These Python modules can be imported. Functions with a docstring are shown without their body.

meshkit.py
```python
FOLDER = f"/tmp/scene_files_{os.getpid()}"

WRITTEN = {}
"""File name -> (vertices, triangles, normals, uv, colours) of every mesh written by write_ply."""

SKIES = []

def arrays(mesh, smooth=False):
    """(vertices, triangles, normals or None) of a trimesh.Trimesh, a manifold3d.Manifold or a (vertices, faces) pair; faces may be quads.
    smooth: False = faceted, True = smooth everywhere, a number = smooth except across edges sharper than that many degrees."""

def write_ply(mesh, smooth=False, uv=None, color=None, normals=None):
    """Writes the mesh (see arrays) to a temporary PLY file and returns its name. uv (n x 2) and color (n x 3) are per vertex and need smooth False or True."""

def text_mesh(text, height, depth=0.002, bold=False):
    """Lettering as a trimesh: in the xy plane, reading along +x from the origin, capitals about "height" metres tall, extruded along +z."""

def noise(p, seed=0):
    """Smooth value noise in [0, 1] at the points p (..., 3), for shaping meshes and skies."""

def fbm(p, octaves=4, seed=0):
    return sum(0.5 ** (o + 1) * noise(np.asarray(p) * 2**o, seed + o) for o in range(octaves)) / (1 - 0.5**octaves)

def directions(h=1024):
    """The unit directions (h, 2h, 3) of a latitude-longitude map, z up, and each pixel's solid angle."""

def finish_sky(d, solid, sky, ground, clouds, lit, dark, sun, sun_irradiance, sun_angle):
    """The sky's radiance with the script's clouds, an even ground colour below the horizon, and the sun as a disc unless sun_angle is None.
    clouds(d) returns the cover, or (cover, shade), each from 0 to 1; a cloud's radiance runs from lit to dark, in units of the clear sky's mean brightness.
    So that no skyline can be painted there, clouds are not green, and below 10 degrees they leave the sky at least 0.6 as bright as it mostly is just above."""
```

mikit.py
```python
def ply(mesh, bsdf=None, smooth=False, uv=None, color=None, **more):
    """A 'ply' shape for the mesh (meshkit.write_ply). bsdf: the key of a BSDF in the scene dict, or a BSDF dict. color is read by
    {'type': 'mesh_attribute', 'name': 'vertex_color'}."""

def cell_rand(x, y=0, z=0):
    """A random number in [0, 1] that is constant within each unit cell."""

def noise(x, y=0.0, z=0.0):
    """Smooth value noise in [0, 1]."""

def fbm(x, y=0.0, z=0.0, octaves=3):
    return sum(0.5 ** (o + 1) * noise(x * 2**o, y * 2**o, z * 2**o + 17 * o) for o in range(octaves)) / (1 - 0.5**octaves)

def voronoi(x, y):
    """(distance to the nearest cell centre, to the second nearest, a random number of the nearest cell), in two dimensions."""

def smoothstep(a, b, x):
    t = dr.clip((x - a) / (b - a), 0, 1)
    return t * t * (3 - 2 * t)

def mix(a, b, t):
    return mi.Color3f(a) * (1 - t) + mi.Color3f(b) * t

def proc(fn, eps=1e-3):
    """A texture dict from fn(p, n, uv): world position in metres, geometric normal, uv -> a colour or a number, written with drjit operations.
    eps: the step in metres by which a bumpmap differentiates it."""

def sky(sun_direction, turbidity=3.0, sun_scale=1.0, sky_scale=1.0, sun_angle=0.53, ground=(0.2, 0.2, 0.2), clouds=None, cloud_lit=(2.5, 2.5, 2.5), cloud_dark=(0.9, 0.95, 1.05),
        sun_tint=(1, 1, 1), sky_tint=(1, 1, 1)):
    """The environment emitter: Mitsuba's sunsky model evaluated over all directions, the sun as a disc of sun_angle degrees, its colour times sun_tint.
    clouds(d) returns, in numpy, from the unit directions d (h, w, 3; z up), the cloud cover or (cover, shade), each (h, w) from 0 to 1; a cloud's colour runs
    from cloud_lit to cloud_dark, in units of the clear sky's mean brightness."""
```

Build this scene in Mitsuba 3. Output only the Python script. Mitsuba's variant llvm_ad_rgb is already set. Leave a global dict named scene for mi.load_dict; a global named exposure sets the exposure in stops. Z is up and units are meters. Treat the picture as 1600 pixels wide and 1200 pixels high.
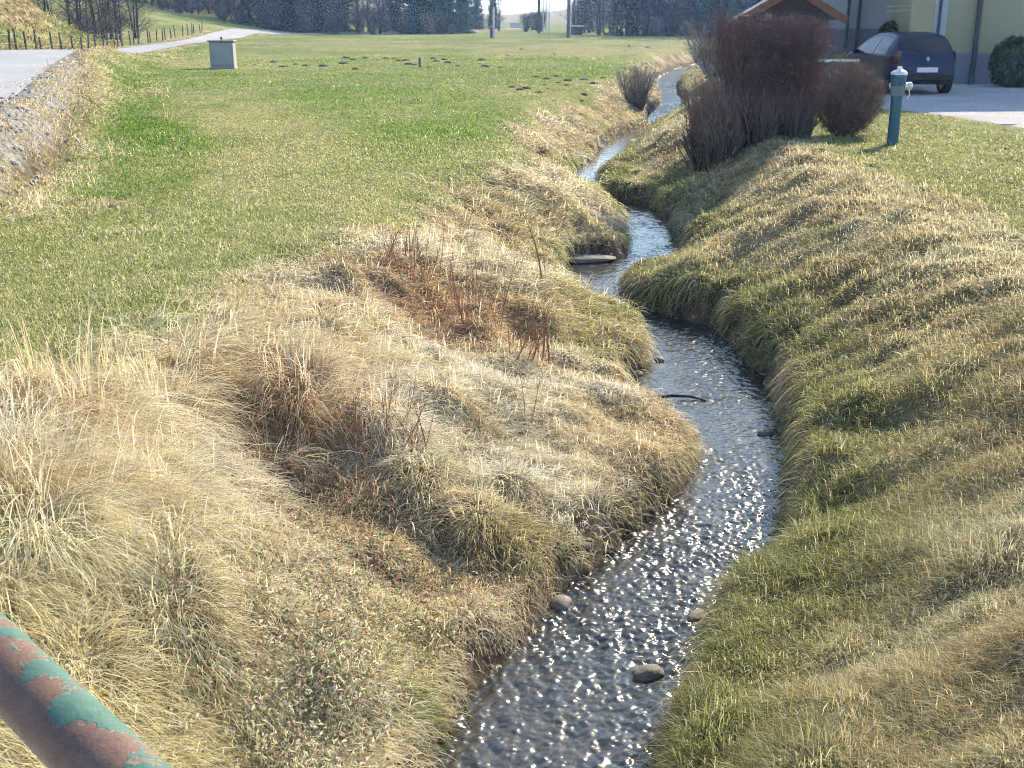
import math
import numpy as np
import drjit as dr
import trimesh
import shapely
from shapely.geometry import Polygon
import mitsuba as mi
import mikit
import meshkit
from mikit import proc, fbm, noise, smoothstep, mix

T = mi.ScalarTransform4f
rng = np.random.default_rng(7)
scene, labels = {}, {}

# ------------------------------------------------------------------ camera, sky, exposure
PITCH = 17.65
scene['camera'] = {'type': 'perspective', 'fov': 48.35, 'fov_axis': 'x', 'near_clip': 0.05, 'far_clip': 3000.0,
                   'to_world': T().look_at(origin=[0, 0, 1.79], target=[0, math.cos(math.radians(PITCH)), 1.79 - math.sin(math.radians(PITCH))], up=[0, 0, 1])}
SUN_AZ, SUN_EL = math.radians(31), math.radians(32)
SUN = [math.sin(SUN_AZ) * math.cos(SUN_EL), math.cos(SUN_AZ) * math.cos(SUN_EL), math.sin(SUN_EL)]


def cloud_cover(d):
    thin = meshkit.fbm(d * np.array([3.0, 3.0, 9.0]), 4, 3)
    return np.clip((thin - 0.42) * 1.6, 0, 0.75), 0.15 * np.ones(d.shape[:2])


scene['sky_light'] = mikit.sky(SUN, turbidity=3.0, sun_angle=0.8, clouds=cloud_cover, cloud_lit=(1.9, 1.95, 2.05), sun_tint=(0.91, 1.0, 1.15), sky_tint=(0.84, 0.98, 1.14))
exposure = 3.0

# ------------------------------------------------------------------ materials


def vc(**kw):
    return {'type': 'twosided', 'bsdf': {'type': 'principled', 'base_color': {'type': 'mesh_attribute', 'name': 'vertex_color'}, 'specular': 0.3, **kw}}


def solid(c, rough=0.7, **kw):
    return {'type': 'twosided', 'bsdf': {'type': 'principled', 'base_color': {'type': 'rgb', 'value': list(c)}, 'roughness': rough, **kw}}


def procm(fn, rough=0.8, **kw):
    return {'type': 'twosided', 'bsdf': {'type': 'principled', 'base_color': proc(fn), 'roughness': rough, **kw}}


scene['blade_mat'] = {'type': 'principledthin', 'base_color': {'type': 'mesh_attribute', 'name': 'vertex_color'}, 'roughness': 0.6, 'diff_trans': 1.0, 'eta': 1.3}
scene['coloured_mat'] = vc(roughness=0.75)


def ground_colour(p, n, uv):
    n1 = fbm(p.x * 0.22 + 3.1, p.y * 0.14, 0.0, 4)
    n2 = fbm(p.x * 2.1, p.y * 1.3, 5.0, 3)
    n3 = noise(p.x * 19.0, p.y * 13.0, 2.0)
    g = mix((0.105, 0.140, 0.030), (0.200, 0.190, 0.070), smoothstep(0.34, 0.66, n1 * 0.65 + n2 * 0.35))
    s = mix((0.13, 0.095, 0.050), (0.33, 0.265, 0.15), smoothstep(0.3, 0.75, n2))
    c = mix(g, s, smoothstep(0.25, 0.75, uv.x + (n2 - 0.5) * 0.5))
    e = mix((0.055, 0.040, 0.028), (0.12, 0.092, 0.065), n3)
    c = mix(c, e, smoothstep(0.3, 0.7, uv.y + (n2 - 0.5) * 0.4))
    k = mix((0.085, 0.078, 0.068), (0.29, 0.27, 0.245), noise(p.x * 31.0, p.y * 24.0, p.z * 33.0))
    c = mix(c, k, smoothstep(1.15, 1.6, uv.y + (n2 - 0.5) * 0.9))
    return c * (0.62 + 0.76 * n3)


scene['ground_mat'] = procm(ground_colour, 0.95, specular=0.15)


def asphalt(p, n, uv):
    a = fbm(p.x * 0.5, p.y * 0.35, 0, 3)
    b = noise(p.x * 45, p.y * 45, 0)
    return mix((0.28, 0.28, 0.28), (0.37, 0.37, 0.37), a) * (0.85 + 0.3 * b)


scene['road_mat'] = procm(asphalt, 0.8, specular=0.2)


def drive(p, n, uv):
    a = fbm(p.x * 0.9, p.y * 0.9, 0, 4)
    b = noise(p.x * 38, p.y * 38, 0)
    return mix((0.24, 0.235, 0.23), (0.36, 0.35, 0.34), a) * (0.75 + 0.5 * b)


scene['driveway_mat'] = procm(drive, 0.85, specular=0.2)


def bed(p, n, uv):
    a, b, r = mikit.voronoi(p.x * 13, p.y * 11)
    c = mix((0.14, 0.105, 0.065), (0.34, 0.28, 0.19), r)
    c = mix(c, (0.06, 0.048, 0.03), smoothstep(0.12, 0.02, b - a))
    return mix(c, (0.08, 0.085, 0.035), smoothstep(0.45, 0.75, fbm(p.x * 2.2, p.y * 1.6, 1.0, 3)))


scene['stream_bed_mat'] = procm(bed, 0.7)
scene['water_mat'] = {'type': 'blendbsdf', 'weight': 0.68,
                      'a': {'type': 'thindielectric', 'int_ior': 1.33, 'ext_ior': 1.0},
                      'b': {'type': 'principled', 'base_color': {'type': 'rgb', 'value': [0.030, 0.032, 0.028]}, 'roughness': 0.21, 'eta': 1.9}}

# ------------------------------------------------------------------ helpers


def T0():
    return T()


def add(key, mesh, mat, smooth=False, to_world=None, color=None, uv=None):
    d = mikit.ply(mesh, mat, smooth, uv=uv, color=color)
    if to_world is not None:
        d['to_world'] = to_world
    assert key not in scene, key
    scene[key] = d
    return d


counts = {}


def numbered(name):
    k = counts.get(name, 0)
    counts[name] = k + 1
    return name if k == 0 else f'{name}_{k:03d}'


def tag(key, label=None, category=None, group=None, kind=None):
    labels[key] = {k: v for k, v in dict(label=label, category=category, group=group, kind=kind).items() if v}


def box(sx, sy, sz, at=(0, 0, 0), bevel=0.0):
    if bevel:
        import manifold3d
        b = bevel
        pts = []
        for x in (-1, 1):
            for y in (-1, 1):
                for z in (-1, 1):
                    for k in range(3):
                        q = [x * (sx / 2 - b), y * (sy / 2 - b), z * (sz / 2 - b)]
                        q[k] += (x, y, z)[k] * b
                        pts.append(q)
        m = trimesh.convex.convex_hull(np.array(pts))
    else:
        m = trimesh.creation.box((sx, sy, sz))
    m.apply_translation(at)
    return m


def tubes(P0, P1, R0, R1, sides=3):
    """Many tapered tubes as one (vertices, faces)."""
    P0, P1 = np.asarray(P0, float), np.asarray(P1, float)
    n = len(P0)
    d = P1 - P0
    d /= np.linalg.norm(d, axis=1, keepdims=True) + 1e-9
    a = np.cross(d, np.where(np.abs(d[:, 2:3]) < 0.9, [[0, 0, 1.0]], [[1.0, 0, 0]]))
    a /= np.linalg.norm(a, axis=1, keepdims=True) + 1e-9
    b = np.cross(d, a)
    th = np.arange(sides) / sides * 2 * np.pi
    ring = np.cos(th)[None, :, None] * a[:, None] + np.sin(th)[None, :, None] * b[:, None]
    R0, R1 = np.broadcast_to(R0, n), np.broadcast_to(R1, n)
    v = np.concatenate([P0[:, None] + ring * R0[:, None, None], P1[:, None] + ring * R1[:, None, None]], 1).reshape(-1, 3)
    i = np.arange(sides)
    j = (i + 1) % sides
    f = np.concatenate([np.stack([i, j, j + sides], 1), np.stack([i, j + sides, i + sides], 1)])
    f = (f[None] + (np.arange(n) * 2 * sides)[:, None, None]).reshape(-1, 3)
    return v, f


def ribbons(P0, P1, W, spin=None):
    """Flat tapered slivers (2 triangles) as one (vertices, faces)."""
    P0, P1 = np.asarray(P0, float), np.asarray(P1, float)
    n = len(P0)
    d = P1 - P0
    r = rng.normal(size=(n, 3)) if spin is None else spin
    s = np.cross(d, r)
    s /= np.linalg.norm(s, axis=1, keepdims=True) + 1e-9
    s = s * np.broadcast_to(W, n)[:, None] * 0.5
    v = np.stack([P0 - s, P0 + s, P1 + s * 0.45, P1 - s * 0.45], 1).reshape(-1, 3)
    f = (np.array([[0, 1, 2], [0, 2, 3]])[None] + (np.arange(n) * 4)[:, None, None]).reshape(-1, 3)
    return v, f


def join(parts):
    vs, fs, at = [], [], 0
    for v, f in parts:
        vs.append(v)
        fs.append(np.asarray(f) + at)
        at += len(v)
    return np.vstack(vs), np.vstack(fs)


def vf(m):
    return np.array(m.vertices), np.array(m.faces)


def ss(a, b, x):
    t = np.clip((np.asarray(x, float) - a) / (b - a), 0, 1)
    return t * t * (3 - 2 * t)


def nz(x, y, s, seed=0, octaves=3):
    x, y = np.broadcast_arrays(np.asarray(x, float), np.asarray(y, float))
    return meshkit.fbm(np.stack([x * s, y * s, np.zeros_like(x) + 0.37], -1), octaves, seed)


# ------------------------------------------------------------------ the lie of the land
WATER_Z = -1.05


def along(y):
    """Plan distances were taken in survey units along the valley; this gives metres."""
    return 1.38 * y + 0.52


LEFT_EDGE = [(-0.8, -6.0), (-0.6, -1.0), (-0.45, 1.0), (-0.38, 2.05), (-0.36, 2.22), (-0.33, 2.38), (-0.27, 2.62), (-0.16, 2.85), (-0.05, 3.0), (0.12, 3.26), (0.26, 3.48), (0.46, 3.71), (0.66, 3.96), (0.83, 4.17), (1.0, 4.36),
             (1.15, 4.56), (1.26, 4.82), (1.29, 5.11), (1.2, 5.37), (1.1, 5.52), (0.95, 5.75), (0.82, 5.95), (1.02, 6.2), (1.22, 6.59), (1.25, 7.08), (1.15, 7.43), (0.9, 7.63), (0.7, 8.03), (0.6, 8.6),
             (0.58, 9.24), (0.72, 9.67), (1.0, 9.82), (1.35, 9.75), (1.5, 10.13), (1.58, 10.99), (1.66, 11.78), (1.56, 12.45), (1.4, 13.34), (1.0, 14.0), (0.85, 14.6), (1.22, 15.96), (1.8, 18.01),
             (2.6, 21.0), (3.4, 22.6), (3.85, 23.6), (4.4, 26.7), (5.3, 29.94), (6.0, 34.04), (7.3, 43.0), (9.7, 51.67), (13, 60)]
RIGHT_EDGE = [(0.2, -6.0), (0.3, -1.0), (0.36, 1.0), (0.41, 2.05), (0.47, 2.22), (0.53, 2.38), (0.61, 2.55), (0.72, 2.69), (0.85, 2.94), (0.92, 3.12), (0.97, 3.32), (1.18, 3.45), (1.35, 3.5), (1.42, 3.71), (1.59, 4.1),
              (1.7, 4.32), (1.78, 4.73), (1.96, 5.32), (2.07, 5.77), (2.07, 6.44), (2.02, 7.08), (1.88, 7.53), (1.59, 7.72), (1.35, 7.93), (1.17, 8.37), (1.23, 8.85), (1.43, 9.24), (2.0, 9.38),
              (2.12, 9.82), (2.22, 10.81), (2.31, 11.78), (2.2, 12.93), (1.97, 13.18), (1.45, 13.5), (1.42, 14.0), (1.72, 15.6), (2.12, 16.72), (2.85, 18.98), (3.5, 21.6), (4.1, 22.56),
              (4.75, 24.06), (5.3, 26.7), (6.4, 31.2), (6.7, 34.04), (7.8, 40.0), (10.2, 49.03), (14, 58)]


def densify(line, step=0.04):
    g = shapely.LineString([(a, along(b)) for a, b in line])
    q = g.segmentize(0.12)
    c = np.array(q.coords)
    k = np.array([1, 2, 3, 2, 1.0])
    k /= k.sum()
    for _ in range(2):
        pad = np.vstack([c[:1]] * 2 + [c] + [c[-1:]] * 2)
        c = sum(k[i] * pad[i:i + len(c)] for i in range(5))
    c[:, 0] += (nz(c[:, 0], c[:, 1], 2.3, 11, 2) - 0.5) * 0.12
    return c


EL, ER = densify(LEFT_EDGE), densify(RIGHT_EDGE)
STREAM = Polygon(np.vstack([EL, ER[::-1]])).buffer(0)
from scipy.spatial import cKDTree
KL, KR = cKDTree(np.array(shapely.LineString(EL).segmentize(0.03).coords)), cKDTree(np.array(shapely.LineString(ER).segmentize(0.03).coords))

ROAD_AXIS = np.array([(-4.6, -4.0), (-6.0, 2.0), (-7.0, 6.0), (-8.45, 11.1), (-12.6, 20.0), (-18.4, 33.0), (-22.0, 46.0), (-28.0, 70.0), (-34.0, 110.0), (-30, 122), (-16.0, 131.0), (-6, 150), (2, 190)])
ROAD_AXIS[:, 1] = along(ROAD_AXIS[:, 1])
ROAD_Z = np.array([0.72, 0.72, 0.72, 0.72, 0.76, 0.74, 0.05, 0.0, 0.0, 0.2, 0.25, 0.3, 0.3])
ROAD = np.array(shapely.LineString(ROAD_AXIS).segmentize(0.5).coords)
_s0 = np.concatenate([[0], np.cumsum(np.linalg.norm(np.diff(ROAD_AXIS, axis=0), axis=1))])
_s1 = np.concatenate([[0], np.cumsum(np.linalg.norm(np.diff(ROAD, axis=0), axis=1))])
RZ = np.interp(_s1, _s0, ROAD_Z)
for _ in range(2):
    for c in (0, 1):
        ROAD[3:-3, c] = np.convolve(ROAD[:, c], np.ones(7) / 7, 'valid')
    RZ[3:-3] = np.convolve(RZ, np.ones(7) / 7, 'valid')
KROAD = cKDTree(ROAD)
RTAN = np.gradient(ROAD, axis=0)
RTAN /= np.linalg.norm(RTAN, axis=1, keepdims=True)
HALF_ROAD = 1.5


def road_frame(x, y):
    q = np.stack([x, y], -1)
    d, i = KROAD.query(q)
    rel = q - ROAD[i]
    side = RTAN[i, 0] * rel[..., 1] - RTAN[i, 1] * rel[..., 0]        # positive to the left of the road
    return np.where(side >= 0, d, -d), RZ[i]


def scatter(n, box_, gap, seed):
    r = np.random.default_rng(seed)
    out = []
    cand = np.stack([r.uniform(box_[0], box_[1], n), r.uniform(box_[2], box_[3], n)], 1)
    for q in cand:
        if not out or np.min(np.hypot(*(np.array(out) - q).T)) > gap:
            out.append(q)
    return np.array(out)


TUS = scatter(5600, (-4.5, 6.0, 2.0, 24.0), 0.36, 5)
_r = np.random.default_rng(6)
TUS_H = _r.uniform(0.2, 1.0, len(TUS)) ** 1.3 * 0.15
TUS_R = _r.uniform(0.13, 0.26, len(TUS))
KTUS = cKDTree(TUS)


def height(x, y):
    """Ground height and the uv fields (dryness, bare soil) at x, y."""
    x, y = np.broadcast_arrays(np.asarray(x, float), np.asarray(y, float))
    q = np.stack([x, y], -1)
    v = (y - 0.52) / 1.38
    dl, dr_ = KL.query(q)[0], KR.query(q)[0]
    inside = shapely.contains_xy(STREAM, x.ravel(), y.ravel()).reshape(x.shape)
    left = (dl < dr_)
    d = np.where(inside, -np.minimum(dl, dr_), np.minimum(dl, dr_))
    z = 0.05 * (nz(x, y, 0.16, 1) - 0.5) * ss(4, 9, d) * 2 + 0.035 * (nz(x, y, 1.1, 2) - 0.5)
    # banks
    wl = np.interp(v, [0, 2, 3, 4, 5, 6.5, 8, 10, 14, 20, 30], [1.7, 1.9, 2.4, 3.2, 3.6, 2.9, 2.3, 1.9, 1.7, 1.7, 1.5])
    wr = np.interp(v, [0, 2, 3, 4.5, 6, 8, 10, 12, 16, 24], [1.2, 1.35, 1.5, 1.5, 1.55, 1.8, 1.7, 1.6, 1.5, 1.5])
    ben = 0.75 * np.exp(-((v - 14.4) / 1.5) ** 2) + 0.35 * np.exp(-((v - 8.7) / 0.7) ** 2) + 0.45 * np.exp(-((v - 2.6) / 0.9) ** 2)
    jag = (nz(x, y, 2.2, 5) - 0.5)
    lip_l = 0.03 + 0.30 * nz(x, y, 1.1, 6)
    lip_r = 0.10 + 0.36 * nz(x, y, 1.1, 8) + 0.05 * ss(3.6, 4.4, v) * ss(7.0, 6.0, v) - 0.12 * np.exp(-((v - 14.4) / 1.8) ** 2) - 0.10 * np.exp(-((v - 8.7) / 0.8) ** 2)
    dj = np.maximum(d + jag * 0.05, 0)
    tl = np.clip((d + jag * 0.3 * ss(0.1, 0.6, d)) / wl, 0, 1)
    zl = lip_l * ss(0.0, 0.11, dj) + (1 - lip_l) * (0.45 * tl + 0.55 * ss(0, 1, tl))
    de = np.maximum(d - ben, 0)
    tr = np.clip((de + jag * 0.25 * ss(0.1, 0.6, d)) / wr, 0, 1)
    zr = lip_r * ss(0.0, 0.13, dj) + (1 - lip_r) * (0.6 * tr + 0.4 * ss(0, 1, tr)) + 0.05 * np.clip(d - de, 0, 1) * (1 - tr)
    bank = np.where(left, zl, zr)
    on_bank = np.where(left, ss(1.25, 0.85, tl), ss(1.25, 0.8, tr)) * ss(0.04, 0.2, d)
    t_bank = np.where(left, tl, tr)
    # hummocks and tussocks on the banks and just above them
    near = ss(26, 9, v)
    hum = (nz(x * 0.8 + y * 0.5, y * 0.7 - x * 0.35, 2.1, 21, 2) - 0.5) * 0.13 + (nz(x, y, 5.2, 22, 2) - 0.5) * 0.10
    zone = ss(0.06, 0.25, d) * np.where(left, ss(wl - 0.3, wl - 1.3, d), ss(wr + ben + 1.5, wr + ben * 0.5, d))
    z = z + hum * zone * (0.35 + 0.65 * near) * np.where(left, 1.0, 0.8)
    dt, it = KTUS.query(q, k=3)
    z = z + (TUS_H[it] * np.exp(-(dt / TUS_R[it]) ** 2)).max(-1) * zone * np.where(left, 1.0, 0.62)
    g = lambda cx, cy, sx, sy, rot=0.0: np.exp(-((((x - cx) * math.cos(rot) + (v - cy) * math.sin(rot)) / sx) ** 2 + (((v - cy) * math.cos(rot) - (x - cx) * math.sin(rot)) / sy) ** 2))
    z = z + 0.20 * g(-1.75, 2.45, 0.30, 0.5, 0.3) + 0.16 * g(-2.3, 3.3, 0.45, 0.5) + 0.14 * g(-1.35, 2.7, 0.2, 0.28) - 0.20 * g(-1.0, 2.0, 0.35, 0.3) \
        - 0.20 * g(-1.15, 3.7, 0.42, 0.36, -0.5) - 0.09 * g(-0.5, 3.25, 0.4, 0.3, -0.4) + 0.12 * g(-1.3, 4.4, 0.5, 0.3, -0.5) + 0.10 * g(0.35, 6.9, 0.5, 0.4)
    z = z + WATER_Z * (1 - np.where(d > 0, bank, 0))
    z = np.where(inside, WATER_Z - 0.05 - 0.12 * ss(0, 0.28, -d) + 0.05 * (nz(x, y, 7, 31, 2) - 0.5), z)
    # road embankment on the left
    sd, rz = road_frame(x, y)
    e = np.abs(sd) - HALF_ROAD
    wemb = np.where(sd < 0, np.interp(v, [8, 13, 20, 30], [0.75, 0.95, 1.7, 2.1]), 2.5)
    emb = ss(wemb + 0.25, 0.25, e)
    z = z * (1 - emb) + emb * (rz - 0.012) + ss(0, 0.4, e) * ss(wemb + .3, 0.8, e) * emb * 0.16 * (nz(x, y, 1.3, 41) - 0.42)
    z = z + 0.42 * np.exp(-((x + 15.6) / 1.6) ** 2 - ((v - 32) / 3.2) ** 2) * ss(0.3, 1.2, e)
    # hillside left of the road, the green rise behind it, the wooded slopes and the far hill
    lft = np.where(sd > 0, sd, 0)
    h1 = np.minimum(0.75 * np.maximum(lft - 4.2, 0), 14) * ss(18, 30, v) * ss(73, 61, v)
    h2 = 0.19 * np.maximum(-30.5 - x - 0.02 * np.maximum(v - 100, 0), 0) * ss(62, 100, v)
    h2 = np.minimum(h2, 16)
    rough = (nz(x, y, 0.45, 51) - 0.5) * 1.1 * ss(0.2, 2.5, h1)
    back = 34 * ss(126, 230, v) * ss(-6, -60, x + 0.22 * (v - 130)) + 0.0
    rgt = 30 * ss(108, 210, v - 0.35 * (x - 8)) * ss(10, 46, x - 0.05 * (v - 100))
    far = 9.5 * ss(300, 620, v + 0.3 * x) * (0.5 + 0.3 * nz(x, y, 0.004, 61) + 0.75 * ss(-10, 90, x))
    z = z + h1 + rough + h2 + back + rgt + far
    # right: lawn swells very slightly to the house
    z = z + 0.05 * ss(6, 12, x) * ss(10, 20, v) * ss(60, 30, v)
    z = np.where((x > 11) & (v > 26) & (v < 60), z + 0.65 * ss(26, 31, v) * ss(11, 12.5, x) * ss(60, 45, v), z)
    # fields for the colour
    edge = (nz(x, y, 0.7, 45) - 0.5) * 2.4
    dry = np.where(left, ss(wl + 0.15, wl - 1.25, d + edge), ss(wr + ben + 1.5, wr + ben * 0.6, d + edge) * 0.95)
    dry = np.where(left, dry, dry - 0.55 * np.exp(-((v - 14.2) / 2.2) ** 2) * ss(1.6, 0.4, d))
    dry = np.maximum(dry, 0.95 * ss(2.2, 0.6, e) * ss(-0.1, 0.1, e) * ss(0.30, 0.62, nz(x, y, 0.55, 44)))
    dry = np.maximum(dry, 0.62 * ss(0.2, 2.0, h1))
    dry = np.maximum(dry, 0.42 * ss(26, 60, v) * ss(0.45, 0.6, nz(x * 0.5, y * 0.22, 0.35, 71)) * (h2 < 0.3))
    dry = np.where(left, np.maximum(dry, 0.92 * ss(6.2, 5.0, y)), dry)
    dry = np.where(far > 1.5, 1.0, dry)
    soil = np.where(d < 0.1, 1.0, 0.0) * (d < 0.1) + 0.9 * ss(0.26, 0.1, d) * (d >= 0.1)
    soil = np.maximum(soil, 0.85 * g(-1.15, 3.62, 0.36, 0.26, -0.5))
    soil = np.maximum(soil, 0.62 * g(-0.62, 3.25, 0.42, 0.26, -0.4))
    soil = np.maximum(soil, 0.55 * ss(0.6, 0.2, d) * (~left) * (d > 0))
    grav = ss(1.25, 0.45, e - 0.5 * (nz(x, y, 0.5, 46) - 0.5)) * ss(30, 20, v) + ss(0.35, 0.1, e) * ss(60, 30, v)
    soil = np.where((sd < 0) & (e > -0.3), np.maximum(soil, 1.9 * np.clip(grav, 0, 1)), soil)
    soil = np.maximum(soil, np.clip((back + rgt) / 3, 0, 0.9))
    return z, dry, soil, dict(d=d, left=left, t=t_bank, inside=inside, on_bank=on_bank, e=e, sd=sd, h1=h1, h2=h2, far=far)


def graded(fine_lo, fine_hi, step, lo, hi, ratio):
    c = list(np.arange(fine_lo, fine_hi + 1e-9, step))
    s = step
    while c[-1] < hi:
        s *= ratio
        c.append(c[-1] + s)
    s = step
    while c[0] > lo:
        s *= ratio
        c.insert(0, c[0] - s)
    return np.array(c)


GX = graded(-3.2, 4.2, 0.045, -330, 330, 1.03)
GY = graded(2.2, 12.5, 0.06, -7, 1200, 1.0145)
GXX, GYY = np.meshgrid(GX, GY, indexing='xy')
GZ, GDRY, GSOIL, GF = height(GXX, GYY)


def lookup(A, x, y):
    i = np.clip(np.searchsorted(GX, x) - 1, 0, len(GX) - 2)
    j = np.clip(np.searchsorted(GY, y) - 1, 0, len(GY) - 2)
    u = (x - GX[i]) / (GX[i + 1] - GX[i])
    v = (y - GY[j]) / (GY[j + 1] - GY[j])
    return (A[j, i] * (1 - u) + A[j, i + 1] * u) * (1 - v) + (A[j + 1, i] * (1 - u) + A[j + 1, i + 1] * u) * v


def Z(x, y):
    return float(lookup(GZ, np.array([x]), np.array([y]))[0])


GDY, GDX = np.gradient(GZ, GY, GX)
nx_, ny_ = len(GX), len(GY)
idx = np.arange(nx_ * ny_).reshape(ny_, nx_)
quads = np.stack([idx[:-1, :-1], idx[:-1, 1:], idx[1:, 1:], idx[1:, :-1]], -1).reshape(-1, 4)
gv = np.stack([GXX, GYY, GZ], -1).reshape(-1, 3)
gf = np.vstack([quads[:, [0, 1, 2]], quads[:, [0, 2, 3]]])
fc = gv[gf].mean(1)
in_bed = shapely.contains_xy(STREAM.buffer(-0.03), fc[:, 0], fc[:, 1])


def submesh(v, f, uv):
    used = np.unique(f)
    m = -np.ones(len(v), int)
    m[used] = np.arange(len(used))
    return (v[used], m[f]), uv[used]


guv = np.stack([GDRY.ravel(), GSOIL.ravel()], -1)
mesh, uv = submesh(gv, gf[~in_bed], guv)
add('ground', mesh, 'ground_mat', True, uv=uv)
tag('ground', 'grassy valley floor with stream banks and rising slopes', 'ground', kind='structure')
mesh, uv = submesh(gv, gf[in_bed], guv)
add('stream_bed', mesh, 'stream_bed_mat', True)
tag('stream_bed', 'brown pebbly bed under the shallow water', 'stream bed', kind='structure')

# water: a rippled sheet between the banks
wx = np.arange(-1.0, 4.0, 0.014)
parts = []


def water_height(x, y):
    rif = ss(0.38, 0.62, nz(x * 1.2, y * 0.8, 0.75, 81, 2))                 # lively and calm reaches
    rif = np.maximum(0.45 + 0.55 * rif, ss(6.9, 5.4, y) * 0.9)
    rif = np.where((y > 7.5) & (y < 8.3), rif * 0.45, rif)
    a = nz(x * 1.0, y * 0.75, 15.0, 82, 2) - 0.5
    b = nz(x * 0.8 + y * 0.5, y * 0.8 - x * 0.4, 42.0, 83, 1) - 0.5
    c = nz(x * 0.7 - y * 0.7, y * 0.6 + x * 0.6, 75.0, 85, 1) - 0.5
    return WATER_Z + (0.15 + rif) * (0.75 + 0.6 * ss(0.4, 0.65, nz(x * 1.3, y * 0.7, 2.6, 86, 2))) * (a * 0.022 + b * 0.0165 + c * 0.0075)


for y0, y1, st in ((-4, 2.7, 0.06), (2.7, 7.0, 0.0075), (7.0, 13.0, 0.012), (13.0, 23.0, 0.03), (23.0, 80.0, 0.07)):
    rows = np.arange(y0, y1 + st * 0.5, st)
    rows[-1] = y1
    cols = np.arange(-1.2, 15, st)
    X, Y = np.meshgrid(cols, rows)
    ok = shapely.contains_xy(STREAM.buffer(0.10), X.ravel(), Y.ravel()).reshape(X.shape)
    H = np.full(X.shape, WATER_Z)
    H[ok] = water_height(X[ok], Y[ok])
    n_ = len(cols)
    I = np.arange(X.size).reshape(X.shape)
    q = np.stack([I[:-1, :-1], I[:-1, 1:], I[1:, 1:], I[1:, :-1]], -1).reshape(-1, 4)
    q = q[ok.ravel()[q].any(1)]
    v = np.stack([X, Y, H], -1).reshape(-1, 3)
    (v, f), _ = submesh(v, np.vstack([q[:, [0, 1, 2]], q[:, [0, 2, 3]]]), v)
    parts.append((v, f))
add('stream_water', join(parts), 'water_mat', True)
tag('stream_water', 'narrow rippling brook glittering in the sun', 'stream', kind='structure')

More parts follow.
